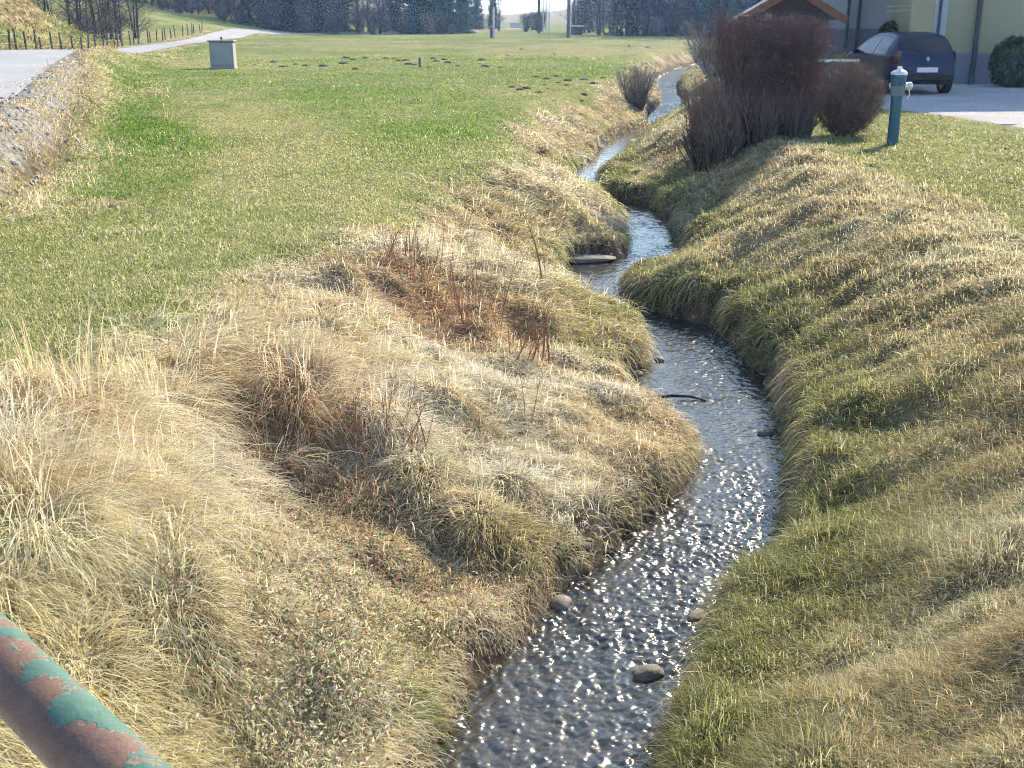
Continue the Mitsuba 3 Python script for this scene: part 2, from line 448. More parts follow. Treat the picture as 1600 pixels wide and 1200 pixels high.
# road sheet
rn = np.stack([-RTAN[:, 1], RTAN[:, 0]], 1)
cols = np.linspace(-1, 1, 7)
wob = (nz(ROAD[:, 0], ROAD[:, 1], 0.6, 91) - 0.5) * 0.25
v = np.stack([np.concatenate([ROAD + rn * (c * (HALF_ROAD + (wob[:, None] if abs(c) == 1 else 0))), (RZ + 0.02 - 0.03 * c * c)[:, None]], 1) for c in cols], 1)
I = np.arange(v.shape[0] * 7).reshape(-1, 7)
q = np.stack([I[:-1, 1:], I[:-1, :-1], I[1:, :-1], I[1:, 1:]], -1).reshape(-1, 4)
v[..., 2] = np.maximum(v[..., 2], lookup(GZ, v[..., 0].ravel(), v[..., 1].ravel()).reshape(v.shape[:2]) + 0.012)
add('road', (v.reshape(-1, 3), q), 'road_mat', True)
tag('road', 'pale sunlit lane curving away on the left', 'road', kind='structure')

# driveway sheet in front of the house
DRIVE = Polygon([(a, along(b)) for a, b in ((9.35, 10.0), (8.95, 13.2), (8.75, 15.2), (8.2, 17.2), (7.0, 18.6), (6.9, 23.0), (8.2, 30.0), (40, 30.0), (40, 10.0))])
X, Y = np.meshgrid(np.arange(6, 40.1, 0.35), np.arange(14, 42, 0.35))
ok = shapely.contains_xy(DRIVE, X.ravel(), Y.ravel()).reshape(X.shape)
I = np.arange(X.size).reshape(X.shape)
dq = trimesh.creation.triangulate_polygon(DRIVE.segmentize(0.4), engine='earcut')
dv = np.array(dq[0])
import scipy.spatial
inner = np.stack([X[ok], Y[ok]], 1)
bd = np.array(DRIVE.segmentize(0.3).exterior.coords)[:-1]
bd[:, 0] += (nz(bd[:, 0], bd[:, 1], 1.5, 93) - 0.5) * 0.25
allp = np.vstack([bd, inner])
tri = scipy.spatial.Delaunay(allp).simplices
cen = allp[tri].mean(1)
tri = tri[shapely.contains_xy(Polygon(bd), cen[:, 0], cen[:, 1])]
dz = lookup(GZ, allp[:, 0], allp[:, 1]) + np.where(np.arange(len(allp)) < len(bd), -0.02, 0.022)
vv = np.concatenate([allp, dz[:, None]], 1)
nrm = np.cross(vv[tri[:, 1]] - vv[tri[:, 0]], vv[tri[:, 2]] - vv[tri[:, 0]])[:, 2]
tri = np.where((nrm < 0)[:, None], tri[:, ::-1], tri)
add('driveway', (vv, tri), 'driveway_mat', True)
tag('driveway', 'grey gravelly driveway before the house, half in shade', 'driveway', kind='structure')

# ------------------------------------------------------------------ grass: every blade is geometry
UP = np.array([0, 0, 1.0])


def wedge(n, r0, r1, spread=30):
    """Points round the bridge, thinning out with distance."""
    r = r0 * (r1 / r0) ** rng.random(n)
    a = np.radians(rng.uniform(-spread, spread, n))
    return r * np.sin(a), r * np.cos(a), r


def fields(x, y):
    return {k: lookup(GF[k].astype(float), x, y) for k in ('d', 't', 'e', 'sd', 'h1', 'h2', 'far')} | {'left': lookup(GF['left'].astype(float), x, y) > 0.5, 'dry': lookup(GDRY, x, y), 'soil': lookup(GSOIL, x, y)}


def blades(x, y, az, L, W, rise, reach, col, seg, sink=0.012, flat=0.02):
    """x, y: roots; az: heading; L: length; rise, reach: how far up and how far along the heading the tip ends (in lengths)."""
    n = len(x)
    z = lookup(GZ, x, y) - sink
    h = np.stack([np.cos(az), np.sin(az), np.zeros(n)], 1)
    p0 = np.stack([x, y, z], 1)
    tip = p0 + h * (L * reach)[:, None] + UP * (L * rise)[:, None]
    mid = p0 + h * (L * reach * 0.38)[:, None] + UP * (L * (0.34 + 0.42 * rise))[:, None]
    for q, lift in ((mid, 0.03), (tip, flat)):
        q[:, 2] = np.maximum(q[:, 2], lookup(GZ, q[:, 0], q[:, 1]) + lift * (0.4 + rng.random(n)))
    side = np.stack([-h[:, 1], h[:, 0], rng.normal(0, 0.55, n)], 1)
    side += h * rng.normal(0, 0.35, n)[:, None]
    side /= np.linalg.norm(side, axis=1, keepdims=True)
    side *= (W * 0.5)[:, None]
    rows, wid = [], []
    for k in range(seg):
        t = k / seg
        p = p0 * (1 - t) ** 2 + 2 * mid * t * (1 - t) + tip * t * t
        w = 0.75 + 0.5 * t if t < 0.4 else 1.15 * (1 - t) + 0.26
        rows += [p - side * w, p + side * w]
    rows.append(tip)
    v = np.stack(rows, 1)
    m = 2 * seg + 1
    f = []
    for k in range(seg - 1):
        a = 2 * k
        f += [[a, a + 1, a + 3], [a, a + 3, a + 2]]
    f.append([2 * seg - 2, 2 * seg - 1, 2 * seg])
    f = (np.array(f)[None] + (np.arange(n) * m)[:, None, None]).reshape(-1, 3)
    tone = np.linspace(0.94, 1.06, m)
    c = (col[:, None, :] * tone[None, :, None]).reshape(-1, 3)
    return v.reshape(-1, 3), f, np.clip(c, 0.01, 0.85)


class Sward:
    def __init__(self):
        self.v, self.f, self.c, self.at = [], [], [], 0

    def put(self, v, f, c):
        self.v.append(v.astype(np.float32))
        self.f.append(f + self.at)
        self.c.append(c.astype(np.float32))
        self.at += len(v)

    def done(self, key, label, cat, mat='blade_mat'):
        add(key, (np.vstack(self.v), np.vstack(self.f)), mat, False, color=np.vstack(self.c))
        tag(key, label, cat, kind='stuff')


def tufts(x, y, k, spread):
    """k blades about every tuft: roots and the tuft's number."""
    i = np.repeat(np.arange(len(x)), k)
    s = np.repeat(np.broadcast_to(spread, len(x)), k)
    return x[i] + rng.normal(0, 1, len(i)) * s, y[i] + rng.normal(0, 1, len(i)) * s, i


def lerp(a, b, t):
    return np.asarray(a) * (1 - t[:, None]) + np.asarray(b) * t[:, None]


PALE, STRAW, TAN, BROWN, OLIVE, GREEN, FRESH = (np.array(c) for c in ((0.86, 0.80, 0.62), (0.80, 0.70, 0.48), (0.66, 0.545, 0.35), (0.33, 0.24, 0.15), (0.50, 0.47, 0.22), (0.22, 0.29, 0.09), (0.18, 0.28, 0.07)))


def dry_colour(x, y, n_t, green, i):
    a = nz(x, y, 1.3, 101, 3)
    b = nz(x, y, 0.6, 102, 2)
    t = ss(0.28, 0.74, a)
    c = lerp(TAN, STRAW, ss(0.25, 0.5, t)) * (t < 0.5)[:, None] + lerp(STRAW, PALE, ss(0.5, 0.95, t)) * (t >= 0.5)[:, None]
    r1 = rng.random(n_t)
    c = lerp(c, BROWN * np.ones((n_t, 1)), ss(0.80, 0.97, r1) * 0.75)
    c = lerp(c, OLIVE * np.ones((n_t, 1)), np.clip(ss(0.50, 0.72, b) * 0.45 + green, 0, 1))
    c = lerp(c, GREEN * np.ones((n_t, 1)), np.clip(ss(0.68, 0.80, nz(x, y, 2.6, 103, 2)) * 0.8 + (green - 0.45) * 0.8, 0, 1))
    c = lerp(c, np.array([[0.50, 0.30, 0.18]]) * np.ones((n_t, 1)), 0.75 * np.exp(-((x + 0.5) / 0.6) ** 2 - ((y - 8.9) / 0.9) ** 2) + 0.5 * np.exp(-((x + 1.2) / 0.5) ** 2 - ((y - 5.9) / 0.8) ** 2))
    c = lerp(c, PALE * np.ones((n_t, 1)), 0.8 * np.exp(-((x + 0.05) / 0.55) ** 2 - ((y - 7.1) / 0.8) ** 2))
    c = (c * rng.uniform(0.7, 1.25, (n_t, 1)))[i] * rng.uniform(0.7, 1.3, (len(i), 1))
    pale = rng.random(len(i)) < 0.16
    c[pale] = PALE * rng.uniform(0.8, 1.1, (pale.sum(), 1))
    return c


def downhill(x, y, lay, wobble, twist=0.0):
    gx, gy = -lookup(GDX, x, y), -lookup(GDY, x, y)
    s = np.hypot(gx, gy)
    k = ss(0.12, 0.6, s)
    hx = gx / (s + 1e-6) * k + lay[0] * (1 - k)
    hy = gy / (s + 1e-6) * k + lay[1] * (1 - k)
    return np.arctan2(hy, hx) + (nz(x, y, 0.9, 111, 2) - 0.5) * wobble + rng.normal(0, 0.25, len(x)) + twist


def around(x, y, az, pull):
    """Headings turned outwards from the nearest tussock."""
    d, i = KTUS.query(np.stack([x, y], 1))
    ox, oy = x - TUS[i, 0], y - TUS[i, 1]
    k = pull * TUS_H[i] / 0.15 * np.exp(-(d / 0.3) ** 2)
    o = np.hypot(ox, oy) + 1e-6
    return np.arctan2(np.sin(az) * (1 - k) + oy / o * k, np.cos(az) * (1 - k) + ox / o * k), np.exp(-(d / TUS_R[i]) ** 2) * TUS_H[i] / 0.15


def hanging(line, shade, n):
    """Ragged fringe of old grass hanging over the water's edge."""
    t = rng.random(n) ** 1.3 * 24 + 2.6
    j = np.clip(np.searchsorted(line[:, 1], t), 1, len(line) - 2)
    tx, ty = line[j + 1, 0] - line[j - 1, 0], line[j + 1, 1] - line[j - 1, 1]
    l = np.hypot(tx, ty) + 1e-6
    o = -1.0 if line is EL else 1.0
    nx1, ny1 = o * ty / l, -o * tx / l                                       # away from the water
    off = rng.uniform(0.05, 0.22, n)
    u = rng.random(n)
    x, y = line[j, 0] + nx1 * off + tx * (u - 0.5), line[j, 1] + ny1 * off + ty * (u - 0.5)
    gap = nz(x, y, 2.4, 151, 2)
    k = gap > 0.40
    x, y, nx1, ny1 = x[k], y[k], nx1[k], ny1[k]
    m = len(x)
    az = np.arctan2(-ny1, -nx1) + rng.normal(0, 0.45, m)
    L = rng.uniform(0.12, 0.30, m) * (0.6 + 0.8 * ss(0.4, 0.65, gap[k]))
    r = np.hypot(x, y)
    green = 0.75 * ss(0.42, 0.6, nz(x, y, 1.0, 152, 2)) + (0.2 if o > 0 else 0.0)
    col = dry_colour(x, y, m, green, np.arange(m)) * shade
    s.put(*blades(x, y, az, L, np.maximum(0.0042, 0.0009 * r) * rng.uniform(0.7, 1.3, m), rng.uniform(-0.75, -0.15, m), rng.uniform(0.3, 0.75, m), col, 3))


# long dry grass on the left bank, combed down towards the water
s = Sward()
for n, r0, r1, k, seg, wmin in ((8800, 2.5, 13, 22, 3, 0.0048), (4800, 12.5, 62, 18, 2, 0.005)):
    x, y, r = wedge(n * 6, r0, r1)
    F = fields(x, y)
    p = F['left'] * (rng.random(len(x)) < ss(-0.02, 0.16, F['d'])) * ss(0.25, 0.8, F['dry'] + rng.normal(0, 0.12, len(x))) * (F['e'] > 1.0) * (F['h1'] < 0.05) * (1 - 0.88 * ss(0.35, 0.75, F['soil']) * (F['d'] > 0.3))
    keep = np.nonzero(rng.random(len(x)) < p)[0][:n]
    x, y, r = x[keep], y[keep], r[keep]
    F = fields(x, y)
    near = ss(8.0, 4.3, r)
    tall = np.clip(0.25 + 0.9 * ss(0.35, 0.7, nz(x, y, 0.55, 121, 2)) * (0.5 + 0.5 * near) + 0.8 * np.exp(-((x + 2.3) / 0.95) ** 2 - ((y - 4.5) / 1.7) ** 2), 0.2, 1.25)
    tall *= np.where(F['d'] < 0.5, 0.6, 1.0) * (1 - 0.55 * np.exp(-((x + 0.9) / 0.55) ** 2 - ((y - 3.7) / 0.75) ** 2))
    thin = np.exp(-((x + 0.9) / 0.55) ** 2 - ((y - 3.7) / 0.7) ** 2)
    F['soil'] = np.maximum(F['soil'], thin)
    green = 0.62 * ss(1.3, 0.3, F['d']) * ss(0.42, 0.6, nz(x, y, 1.1, 122, 2)) + 0.5 * ss(0.75, 0.35, F['dry'])
    az = downhill(x, y, (0.55, -0.75), 3.4)
    az, crown = around(x, y, az, 1.0)
    tall = tall * (0.65 + 0.75 * crown) * rng.uniform(0.7, 1.3, len(x))
    bx, by, i = tufts(x, y, k, 0.022 + 0.004 * r)
    m = len(i)
    mat = ss(0.42, 0.6, nz(x, y, 1.4, 125, 2)) * (tall < 0.75)                # trodden, tangled patches
    L = ((0.10 + 0.33 * tall) * (1 - 0.35 * mat))[i] * rng.uniform(0.5, 1.25, m)
    W = np.maximum(wmin, 0.00085 * r[i]) * rng.uniform(0.7, 1.35, m)
    stand = rng.random(m) < 0.10
    rise = np.where(stand, rng.uniform(0.35, 0.85, m), rng.uniform(-0.25, 0.30, m) * (1 - 0.6 * mat[i]))
    reach = np.where(stand, rng.uniform(0.1, 0.6, m), rng.uniform(0.55, 0.95, m))
    col = dry_colour(x, y, len(x), green, i)
    s.put(*blades(bx, by, az[i] + rng.normal(0, 1, m) * (0.45 + 1.3 * mat[i]), L, W, rise, reach, col, seg))
hanging(EL, 1.0, 9000)
s.done('long_dry_grass', 'long straw coloured dry grass draped over the left bank', 'dry grass')

# shorter matted grass on the right bank and lawn edge
s = Sward()
for n, r0, r1, k, seg, wmin in ((11500, 2.5, 15, 20, 2, 0.0040), (4400, 14.5, 62, 18, 2, 0.005)):
    x, y, r = wedge(n * 5, r0, r1)
    F = fields(x, y)
    p = (~F['left']) * (rng.random(len(x)) < ss(0.0, 0.15, F['d'])) * (F['dry'] > -1) * (r < 90) * np.where(F['d'] > 6, 0.35, 1.0) * ~shapely.contains_xy(DRIVE.buffer(0.1), x, y)
    keep = np.nonzero(rng.random(len(x)) < p)[0][:n]
    x, y, r = x[keep], y[keep], r[keep]
    F = fields(x, y)
    clump = ss(0.35, 0.7, nz(x, y, 1.8, 131, 2))
    tall = 0.35 + 0.65 * clump * ss(0.2, 0.6, F['dry'])
    green = np.clip(0.22 + 0.45 * ss(0.7, 0.2, F['d']) + 0.75 * ss(0.7, 0.2, F['dry']) + 0.25 * ss(8.5, 5.0, r) * ss(0.4, 0.6, nz(x, y, 0.9, 133, 2)) + 0.3 * ss(1.4, 0.5, F['d']) + 0.5 * (nz(x, y, 0.8, 132, 2) - 0.5), 0, 0.95)
    az = downhill(x, y, (-0.75, -0.5), 2.2)
    az, crown = around(x, y, az, 0.85)
    tall = tall * (0.75 + 0.6 * crown)
    bx, by, i = tufts(x, y, k, 0.03 + 0.0045 * r)
    m = len(i)
    L = (0.045 + 0.12 * tall[i]) * rng.uniform(0.55, 1.3, m)
    W = np.maximum(wmin, 0.00085 * r[i]) * rng.uniform(0.7, 1.35, m)
    stand = rng.random(m) < 0.22
    rise = np.where(stand, rng.uniform(0.4, 0.9, m), rng.uniform(-0.1, 0.45, m))
    reach = np.where(stand, rng.uniform(0.1, 0.6, m), rng.uniform(0.45, 0.9, m))
    col = dry_colour(x, y, len(x), green, i) * np.array([0.76, 0.77, 0.74])
    s.put(*blades(bx, by, az[i] + rng.normal(0, 0.8, m), L, W, rise, reach, col, seg))
hanging(ER, 0.78, 12000)
s.done('matted_bank_grass', 'short brown and olive matted grass on the right bank', 'grass')

# meadow turf
s = Sward()
for n, r0, r1, k, seg, wmin in ((8200, 5.0, 20, 16, 2, 0.0035), (3600, 19, 66, 12, 2, 0.006)):
    x, y, r = wedge(n * 4, r0, r1)
    F = fields(x, y)
    p = F['left'] * (F['d'] > 0.5) * ss(0.95, 0.4, F['dry']) * (F['e'] > 0.55) * (F['h1'] < 0.3) * (F['sd'] < 0)
    keep = np.nonzero(rng.random(len(x)) < p)[0][:n]
    x, y, r = x[keep], y[keep], r[keep]
    F = fields(x, y)
    g = nz(x, y * 0.7, 0.28, 141, 3)
    lush = 0.95 * ss(0.38, 0.60, g) + 0.65 * ss(3.0, 2.0, F['e']) * ss(0.5, 1.2, F['e']) * ss(0.35, 0.6, nz(F['e'] * 1.1, y * 0.16, 1.0, 142)) * ss(13, 18, y) * ss(62, 40, y)
    lush = np.minimum(lush * (0.35 + 0.65 * ss(8, 18, y)), 1.15)
    c = lerp(np.array([0.43, 0.42, 0.21]), np.array([0.21, 0.32, 0.075]), np.clip(lush, 0, 1))
    c = lerp(c, FRESH * np.ones((len(x), 1)), ss(0.85, 1.3, lush) * 0.8)
    c = lerp(c, STRAW * np.ones((len(x), 1)), np.clip(0.55 * ss(0.25, 0.6, F['dry']) + (rng.random(len(x)) < 0.30 * ss(26, 8, y) + 0.04) * 0.6, 0, 1))
    bx, by, i = tufts(x, y, k, 0.035 + 0.005 * r)
    m = len(i)
    L = (0.045 + 0.05 * np.clip(lush, 0, 1.3)[i]) * rng.uniform(0.6, 1.4, m)
    W = np.maximum(wmin, 0.00095 * r[i]) * rng.uniform(0.7, 1.3, m)
    s.put(*blades(bx, by, rng.uniform(0, 2 * np.pi, m), L, W, rng.uniform(0.2, 0.85, m), rng.uniform(0.2, 0.8, m), c[i] * rng.uniform(0.7, 1.3, (m, 1)), seg, flat=0.012))
s.done('meadow_grass', 'short green and yellowing turf of the flat meadow', 'grass')
# ------------------------------------------------------------------ verge, gravel and litter
s = Sward()
x, y, r = wedge(26000, 11, 84)
F = fields(x, y)
p = (F['sd'] < 0) * (F['e'] > 0.12) * (F['e'] < 2.6) * ss(0.25, 0.5, nz(x, y, 0.9, 201, 2)) * np.where(F['e'] < 0.7, 0.35, 0.9)
keep = np.nonzero(rng.random(len(x)) < p)[0][:2300]
x, y, r = x[keep], y[keep], r[keep]
F = fields(x, y)
lush = np.maximum(ss(0.38, 0.58, nz(F['e'] * 1.1, y * 0.16, 1.0, 142)), 0.85 * ss(0.5, 0.4, nz(x, y, 0.45, 205, 2))) * ss(0.7, 1.2, F['e'])
c = lerp(np.array([0.50, 0.42, 0.26]), np.array([0.66, 0.56, 0.36]), rng.random(len(x)))
c = lerp(c, np.array([[0.17, 0.28, 0.065]]) * np.ones((len(x), 1)), lush)
bx, by, i = tufts(x, y, 14, 0.05 + 0.006 * r)
m = len(i)
s.put(*blades(bx, by, np.arctan2(-0.5, 0.9) + rng.normal(0, 0.9, m), (0.09 + 0.10 * rng.random(len(x)))[i], np.maximum(0.005, 0.00095 * r[i]), rng.uniform(0.0, 0.7, m), rng.uniform(0.3, 0.8, m), c[i] * rng.uniform(0.7, 1.3, (m, 1)), 2))
x, y, r = wedge(30000, 33, 118, 32)
F = fields(x, y)
keep = np.nonzero((F['sd'] > 2.0) & ((F['h1'] > 0.02) | (y < 83)) & (rng.random(len(x)) < 0.8))[0][:5200]
x, y, r = x[keep], y[keep], r[keep]
c = lerp(np.array([0.27, 0.22, 0.11]), np.array([0.46, 0.38, 0.20]), rng.random(len(x)))
c = lerp(c, np.array([[0.22, 0.27, 0.08]]) * np.ones((len(x), 1)), ss(0.5, 0.62, nz(x, y, 0.3, 203, 2)) * 0.8)
bx, by, i = tufts(x, y, 9, 0.22)
m = len(i)
s.put(*blades(bx, by, rng.uniform(0, 2 * np.pi, m), (0.18 + 0.3 * rng.random(len(x)))[i], 0.0011 * r[i], rng.uniform(0.2, 0.8, m), rng.uniform(0.3, 0.8, m), c[i] * rng.uniform(0.6, 1.3, (m, 1)), 2))
s.done('roadside_grass', 'patchy green and straw grass beside the lane and on the slope behind it', 'grass')

ico = trimesh.creation.icosphere(subdivisions=0)


def pebbles(x, y, size, squash=0.6, sink=0.3, zoff=0.0):
    n = len(x)
    v = ico.vertices[None] * (1 + rng.uniform(-0.28, 0.28, (n, 12, 1)))
    a = rng.uniform(0, 6.28, n)
    st = rng.uniform(0.6, 1.0, n)
    vx = v[..., 0] * size[:, None]
    vy = v[..., 1] * (size * st)[:, None]
    z = lookup(GZ, x, y) + zoff
    out = np.stack([vx * np.cos(a)[:, None] - vy * np.sin(a)[:, None] + x[:, None], vx * np.sin(a)[:, None] + vy * np.cos(a)[:, None] + y[:, None],
                    v[..., 2] * (size * squash)[:, None] + (z + size * squash * (0.5 - sink))[:, None]], -1)
    f = (ico.faces[None] + (np.arange(n) * 12)[:, None, None]).reshape(-1, 3)
    return out.reshape(-1, 3), f


x, y, r = wedge(30000, 11, 56)
F = fields(x, y)
keep = np.nonzero((F['sd'] < 0) & (F['e'] > -0.06) & (F['e'] < 0.15 + 1.2 * rng.random(len(x)) ** 1.3 * ss(44, 22, y)))[0][:6500]
x, y = x[keep], y[keep]
size = 0.014 + 0.045 * rng.random(len(x)) ** 3
c = np.array([0.36, 0.34, 0.315]) * rng.uniform(0.55, 1.45, (len(x), 1)) * (1 + rng.normal(0, 0.05, (len(x), 3)))
add('verge_gravel', pebbles(x, y, size), 'coloured_mat', False, color=np.repeat(np.clip(c, 0.05, 0.8), 12, 0))
tag('verge_gravel', 'loose grey gravel along the raised edge of the lane', 'gravel', kind='stuff')

x = rng.uniform(-0.6, 2.4, 9000)
y = rng.uniform(2.6, 13.5, 9000)
keep = np.nonzero(shapely.contains_xy(STREAM.buffer(0.03), x, y))[0][:2400]
x, y = x[keep], y[keep]
size = 0.012 + 0.05 * rng.random(len(x)) ** 3
c = np.array([0.17, 0.135, 0.09]) * rng.uniform(0.4, 1.9, (len(x), 1)) * (1 + rng.normal(0, 0.06, (len(x), 3)))
add('stream_pebbles', pebbles(x, y, size), 'coloured_mat', False, color=np.repeat(np.clip(c, 0.02, 0.6), 12, 0))
tag('stream_pebbles', 'brown pebbles on the bed of the brook', 'pebbles', kind='stuff')


def leaves(x, y, size, lift, col):
    n = len(x)
    z = lookup(GZ, x, y) + lift * rng.random(n)
    a = rng.normal(size=(n, 3)) + np.array([0, 0, 0.2])
    a /= np.linalg.norm(a, axis=1, keepdims=True)
    b = np.cross(a, rng.normal(size=(n, 3)))
    b /= np.linalg.norm(b, axis=1, keepdims=True)
    nn = np.cross(a, b)
    c0 = np.stack([x, y, z], 1)
    s_ = size[:, None]
    v = np.stack([c0 - a * s_, c0 + b * s_ * 0.42 + nn * s_ * 0.3, c0 + a * s_, c0 - b * s_ * 0.42 + nn * s_ * 0.3], 1)
    f = (np.array([[0, 1, 2], [0, 2, 3]])[None] + (np.arange(n) * 4)[:, None, None]).reshape(-1, 3)
    return v.reshape(-1, 3), f, np.repeat(col, 4, 0)


s = Sward()
for cx, cy, sx, sy, n, lift, tint in ((-0.95, 2.3, 0.42, 0.36, 15000, 0.10, (0.60, 0.54, 0.42)), (-0.6, 2.65, 0.35, 0.3, 3600, 0.10, (0.56, 0.50, 0.36)), (-1.15, 3.62, 0.34, 0.26, 5200, 0.07, (0.26, 0.19, 0.13)), (-0.6, 3.25, 0.4, 0.28, 2400, 0.06, (0.34, 0.25, 0.17))):
    x, y = rng.normal(cx, sx, n), along(rng.normal(cy, sy, n))
    F = fields(x, y)
    ok = F['left'] & (F['d'] > 0.12)
    x, y = x[ok], y[ok]
    c = np.array(tint) * rng.uniform(0.35, 1.6, (len(x), 1)) * (1 + rng.normal(0, 0.07, (len(x), 3)))
    gr = rng.random(len(x)) < 0.22
    c[gr] = np.array([0.30, 0.36, 0.22]) * rng.uniform(0.5, 1.3, (gr.sum(), 1))
    s.put(*leaves(x, y, rng.uniform(0.006, 0.017, len(x)), lift, np.clip(c, 0.03, 0.8)))
s.done('leaf_litter', 'curled dead leaves and withered stems lying in the left bank hollow', 'dead leaves')


def twiggy(base, n, height, spread, kids, rad, envelope=None, lean=(0, 0), curve=0.5, seed=1, rb=0.1):
    """Stems from a base, each with side twigs: (stem mesh, twig mesh)."""
    g = np.random.default_rng(seed)
    S0, S1, R0, R1, Q0, Q1, QR = [], [], [], [], [], [], []
    for _ in range(n):
        az = g.uniform(0, 6.283)
        out = spread * g.uniform(0.05, 1.0) ** 0.7
        hgt = height * g.uniform(0.65, 1.0)
        a = np.array([rb * math.cos(az) * g.random(), rb * math.sin(az) * g.random(), -0.05])
        e = np.array([out * math.cos(az) + lean[0] * hgt, out * math.sin(az) + lean[1] * hgt, hgt])
        c = a * 0.5 + e * 0.5 + np.array([math.cos(az), math.sin(az), 0]) * out * curve * g.uniform(0, 0.8) + g.normal(0, 0.05 * height, 3)
        ts = np.linspace(0, 1, 6)[:, None]
        P = a * (1 - ts) ** 2 + 2 * c * ts * (1 - ts) + e * ts * ts
        rr = rad * g.uniform(0.5, 1.1) * (1 + 1.3 * (g.random() < 0.13)) * np.linspace(1, 0.3, 6)
        if envelope is not None:
            ok = envelope(P)
            last = 6 if ok.all() else max(2, int(np.argmin(ok)))
            P, rr = P[:last], rr[:last]
        S0 += list(P[:-1]); S1 += list(P[1:]); R0 += list(rr[:-1]); R1 += list(rr[1:])
        for _ in range(kids):
            t = g.uniform(0.12, 1.0) * (len(P) - 1)
            k = min(int(t), len(P) - 2)
            q = P[k] + (P[k + 1] - P[k]) * (t - k)
            d = (P[k + 1] - P[k]) / np.linalg.norm(P[k + 1] - P[k]) * 0.55 + g.normal(0, 0.55, 3) + np.array([0, 0, 0.28])
            d /= np.linalg.norm(d)
            l = height * g.uniform(0.07, 0.22)
            q1 = q + d * l
            for w in range(3):
                d2 = d + g.normal(0, 0.5, 3)
                d2 /= np.linalg.norm(d2)
                b0 = q + d * l * g.uniform(0.3, 1)
                b1 = b0 + d2 * l * g.uniform(0.35, 0.7)
                if envelope is None or envelope(b1[None])[0]:
                    Q0.append(b0); Q1.append(b1); QR.append(rad * 0.26)
            if envelope is None or envelope(q1[None])[0]:
                Q0.append(q); Q1.append(q1); QR.append(rad * 0.32)
    return tubes(S0, S1, R0, R1, 4), tubes(Q0, Q1, np.array(QR), np.array(QR) * 0.7, 3)


scene['bark_mat'] = solid((0.10, 0.08, 0.065), 0.9)
scene['dark_bark_mat'] = solid((0.045, 0.036, 0.034), 0.9)
scene['red_twig_mat'] = solid((0.155, 0.092, 0.088), 0.75)
scene['brown_twig_mat'] = solid((0.20, 0.135, 0.105), 0.8)
scene['grey_twig_mat'] = solid((0.32, 0.28, 0.24), 0.75)
scene['pale_twig_mat'] = solid((0.42, 0.38, 0.32), 0.75)
scene['rust_twig_mat'] = solid((0.30, 0.15, 0.085), 0.8)
scene['purple_twig_mat'] = solid((0.10, 0.072, 0.08), 0.85)
scene['tan_twig_mat'] = solid((0.22, 0.17, 0.12), 0.85)
scene['umber_twig_mat'] = solid((0.14, 0.098, 0.072), 0.85)
scene['wine_twig_mat'] = solid((0.17, 0.08, 0.08), 0.85)


def leafy(fn):
    return {'type': 'principledthin', 'base_color': proc(fn), 'roughness': 0.7, 'diff_trans': 0.35}


scene['needle_mat'] = leafy(lambda p, n, uv: mix((0.016, 0.034, 0.018), (0.042, 0.072, 0.036), noise(p.x * 1.7, p.y * 1.7, p.z * 1.7)))
scene['evergreen_mat'] = leafy(lambda p, n, uv: mix((0.02, 0.045, 0.018), (0.06, 0.10, 0.035), noise(p.x * 14, p.y * 14, p.z * 14)))


def shrub(name, at, label, cat='bush', stem='bark_mat', twig='brown_twig_mat', group=None, **kw):
    at = (at[0], along(at[1]))
    key = numbered(name)
    st, tw = twiggy(None, **kw)
    place = T().translate([at[0], at[1], Z(at[0], at[1])])
    add(key + '__stem', st, stem, 30, place)
    add(key + '__twigs', tw, twig, 30, place)
    tag(key, label, cat, group)
    labels[key + '__stem'] = {'kind': 'stuff'}
    labels[key + '__twigs'] = {'kind': 'stuff'}
    return key


def boxy(hx, hy, zt, zb=0.0, soft=0.25, sd=3):
    def f(P):
        w = meshkit.noise(P * 3.0 + sd, sd) * soft
        flare = np.clip((P[:, 2] - zb) / (0.6 * zt), 0.25, 1)
        flare = np.minimum(flare, 1 - 0.35 * np.clip((P[:, 2] / zt - 0.7) / 0.3, 0, 1) ** 2)
        return (np.abs(P[:, 0]) < hx * flare - w + 0.1) & (np.abs(P[:, 1]) < hy * flare - w + 0.1) & (P[:, 2] < zt - w)
    return f


shrub('hedge_shrub', (3.15, 12.7), 'tall grey brown bare shrub at the left end of the clipped hedge above the stream', twig='brown_twig_mat', n=170, height=2.9, spread=1.0, kids=40, rad=0.015, seed=3, rb=0.35, curve=0.7, envelope=boxy(1.0, 0.9, 2.75, soft=0.5))
shrub('hedge_shrub', (3.8, 12.9), 'tall purplish red bare shrub in the middle of the clipped hedge', twig='red_twig_mat', n=180, height=2.45, spread=0.9, kids=42, rad=0.015, seed=4, rb=0.35, curve=0.7, envelope=boxy(0.92, 0.9, 2.25, soft=0.45, sd=5))
shrub('hedge_shrub', (4.45, 13.05), 'dark reddish bare shrub at the right end of the clipped hedge', twig='red_twig_mat', n=160, height=2.3, spread=0.75, kids=42, rad=0.015, seed=5, rb=0.3, curve=0.7, envelope=boxy(0.76, 0.9, 2.02, soft=0.38, sd=7))
shrub('hedge_shrub', (3.7, 14.3), 'brown bare shrub behind the clipped hedge next to the timber hut', twig='brown_twig_mat', n=110, height=2.1, spread=0.95, kids=30, rad=0.015, seed=14, rb=0.4, curve=0.7, envelope=boxy(1.1, 0.9, 2.1, soft=0.4, sd=9))
